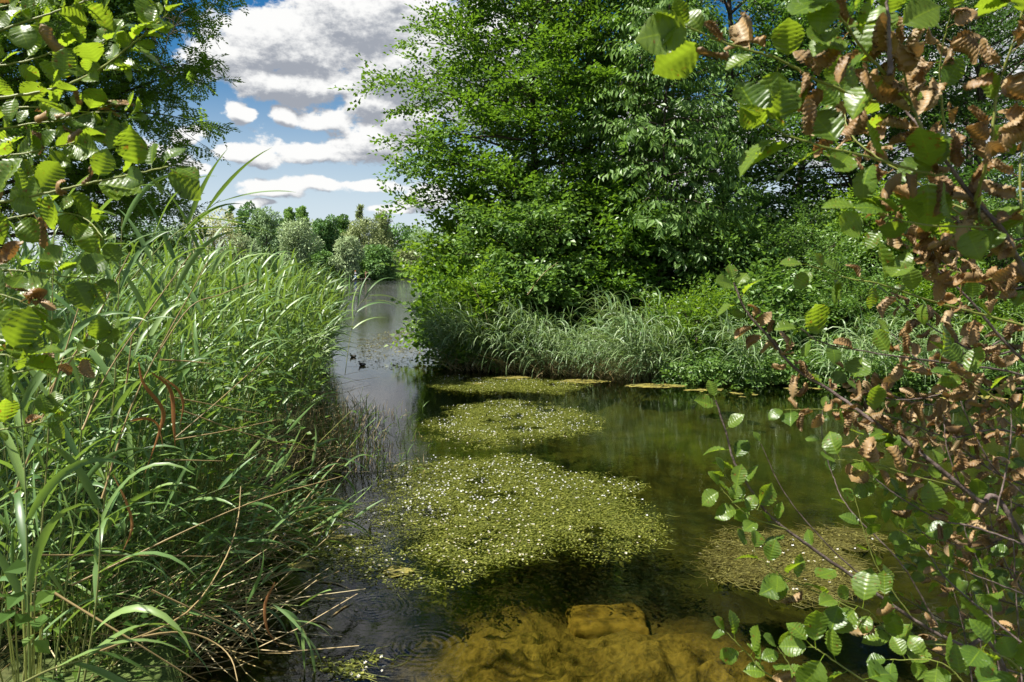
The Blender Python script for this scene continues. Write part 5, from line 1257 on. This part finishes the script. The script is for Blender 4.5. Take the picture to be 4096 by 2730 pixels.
barrel('bag', 'lime green bag beside the blue tub on the far jetty', 1434, .5, .28, (.45, .6, .05), 'bag', (.4, .55, .06))

# ------------------------------------------------------------------ herbs on the slope of the far bank
q = np.random.default_rng(90); n = 2600
px = q.uniform(2680, 4300, n); yy = np.interp(px, [2150, 2600, 3300, 4200], [1497, 1528, 1545, 1560]) - q.uniform(-4, 40, n)
gg = np.array([G(a, b_) for a, b_ in zip(px, yy)]); zz = np.array([max(gz(a[0], a[1]), 0) for a in gg]) + q.uniform(.02, .5, n) ** 1.3
V, F = sprays_mesh(np.stack([gg[:, 0], gg[:, 1], zz], -1), q.normal(0, 1, (n, 3)) * (1, .6, .3) + (0, -.7, .2), q.uniform(.7, 1.2, n), 'dogwood', q)
tag(obj('bank_herbs', mk_mesh('bank_herbs', V, F, PRIV_G)), 'low leafy herbs covering the slope of the far bank', 'herbs', kind='stuff')
# unseen crown and stem added to the left alder to shade the lower left reeds
rt = [o for o in bpy.data.objects if o.name.startswith('alder_shrub') and 'upper left' in o.get('label', '')][0]
n = 800; pos = np.stack([q.normal(-6.1, .7, n), q.normal(4.5, .7, n), q.normal(4.6, .8, n)], -1)
pos = pos[(2048 + FPX * (pos[:, 0] + .35) / (pos[:, 1] + .2) < -60)]
V, F = sprays_mesh(pos, q.normal(0, 1, pos.shape), q.uniform(1, 1.4, len(pos)), 'round', q)
tag(obj('crown', mk_mesh('crown', V - np.array(rt.location), F, TREE_G), rt), kind='stuff')
tb = [tube(bez([(-2.6, 1.7, .4), (-3.9, 3.2, 1.8), (-4.7, 4.4, 3.6), (-5.0, 4.7, 5.4)], 12) - np.array(rt.location), np.linspace(.05, .012, 12), 7)]
for i in range(14):
    a = np.array((-4.2, 3.6, 2.4)) + (np.array((-5.0, 4.7, 5.0)) - (-4.2, 3.6, 2.4)) * q.uniform(); e = pos[q.integers(len(pos))]; tb.append(tube(np.stack([a, (a + e) / 2, e]) - np.array(rt.location), [.014, .01, .004], 5))
V, F = join(tb); obj('stem', mk_mesh('stem', V, F, BARKG, smooth=True), rt)

# unseen canopy added above the right alder, placed to shade the lower right corner
rt = [o for o in bpy.data.objects if o.name.startswith('alder_shrub') and 'upper right' in o.get('label', '')][0]
n = 330; pos = np.stack([q.normal(-.1, .45, n), q.normal(3.3, .5, n), q.normal(4.5, .4, n)], -1)
pos = pos[(pos[:, 2] - .55 - CAM_H) / np.maximum(pos[:, 1] + .45, .3) > .36]
V, F = sprays_mesh(pos, q.normal(0, 1, pos.shape), q.uniform(.9, 1.3, len(pos)), 'round', q)
tag(obj('crown', mk_mesh('crown', V - np.array(rt.location), F, TREE_G), rt), kind='stuff')
tb = [tube(bez([(2.1, 1.55, .4), (1.9, 1.0, 2.2), (1.2, 1.5, 4.0), (-.2, 2.6, 4.6), (-.6, 3.4, 4.8)], 14) - np.array(rt.location), np.linspace(.05, .012, 14), 7)]
for i in range(14):
    a = np.array((1.2, 1.5, 4.0)) + (np.array((-.5, 3.2, 4.75)) - (1.2, 1.5, 4.0)) * q.uniform(.2, 1); e = pos[q.integers(len(pos))]; tb.append(tube(np.stack([a, (a + e) / 2, e]) - np.array(rt.location), [.012, .009, .004], 5))
V, F = join(tb); obj('added_shade_bough', mk_mesh('added_shade_bough', V, F, BARKG, smooth=True), rt)
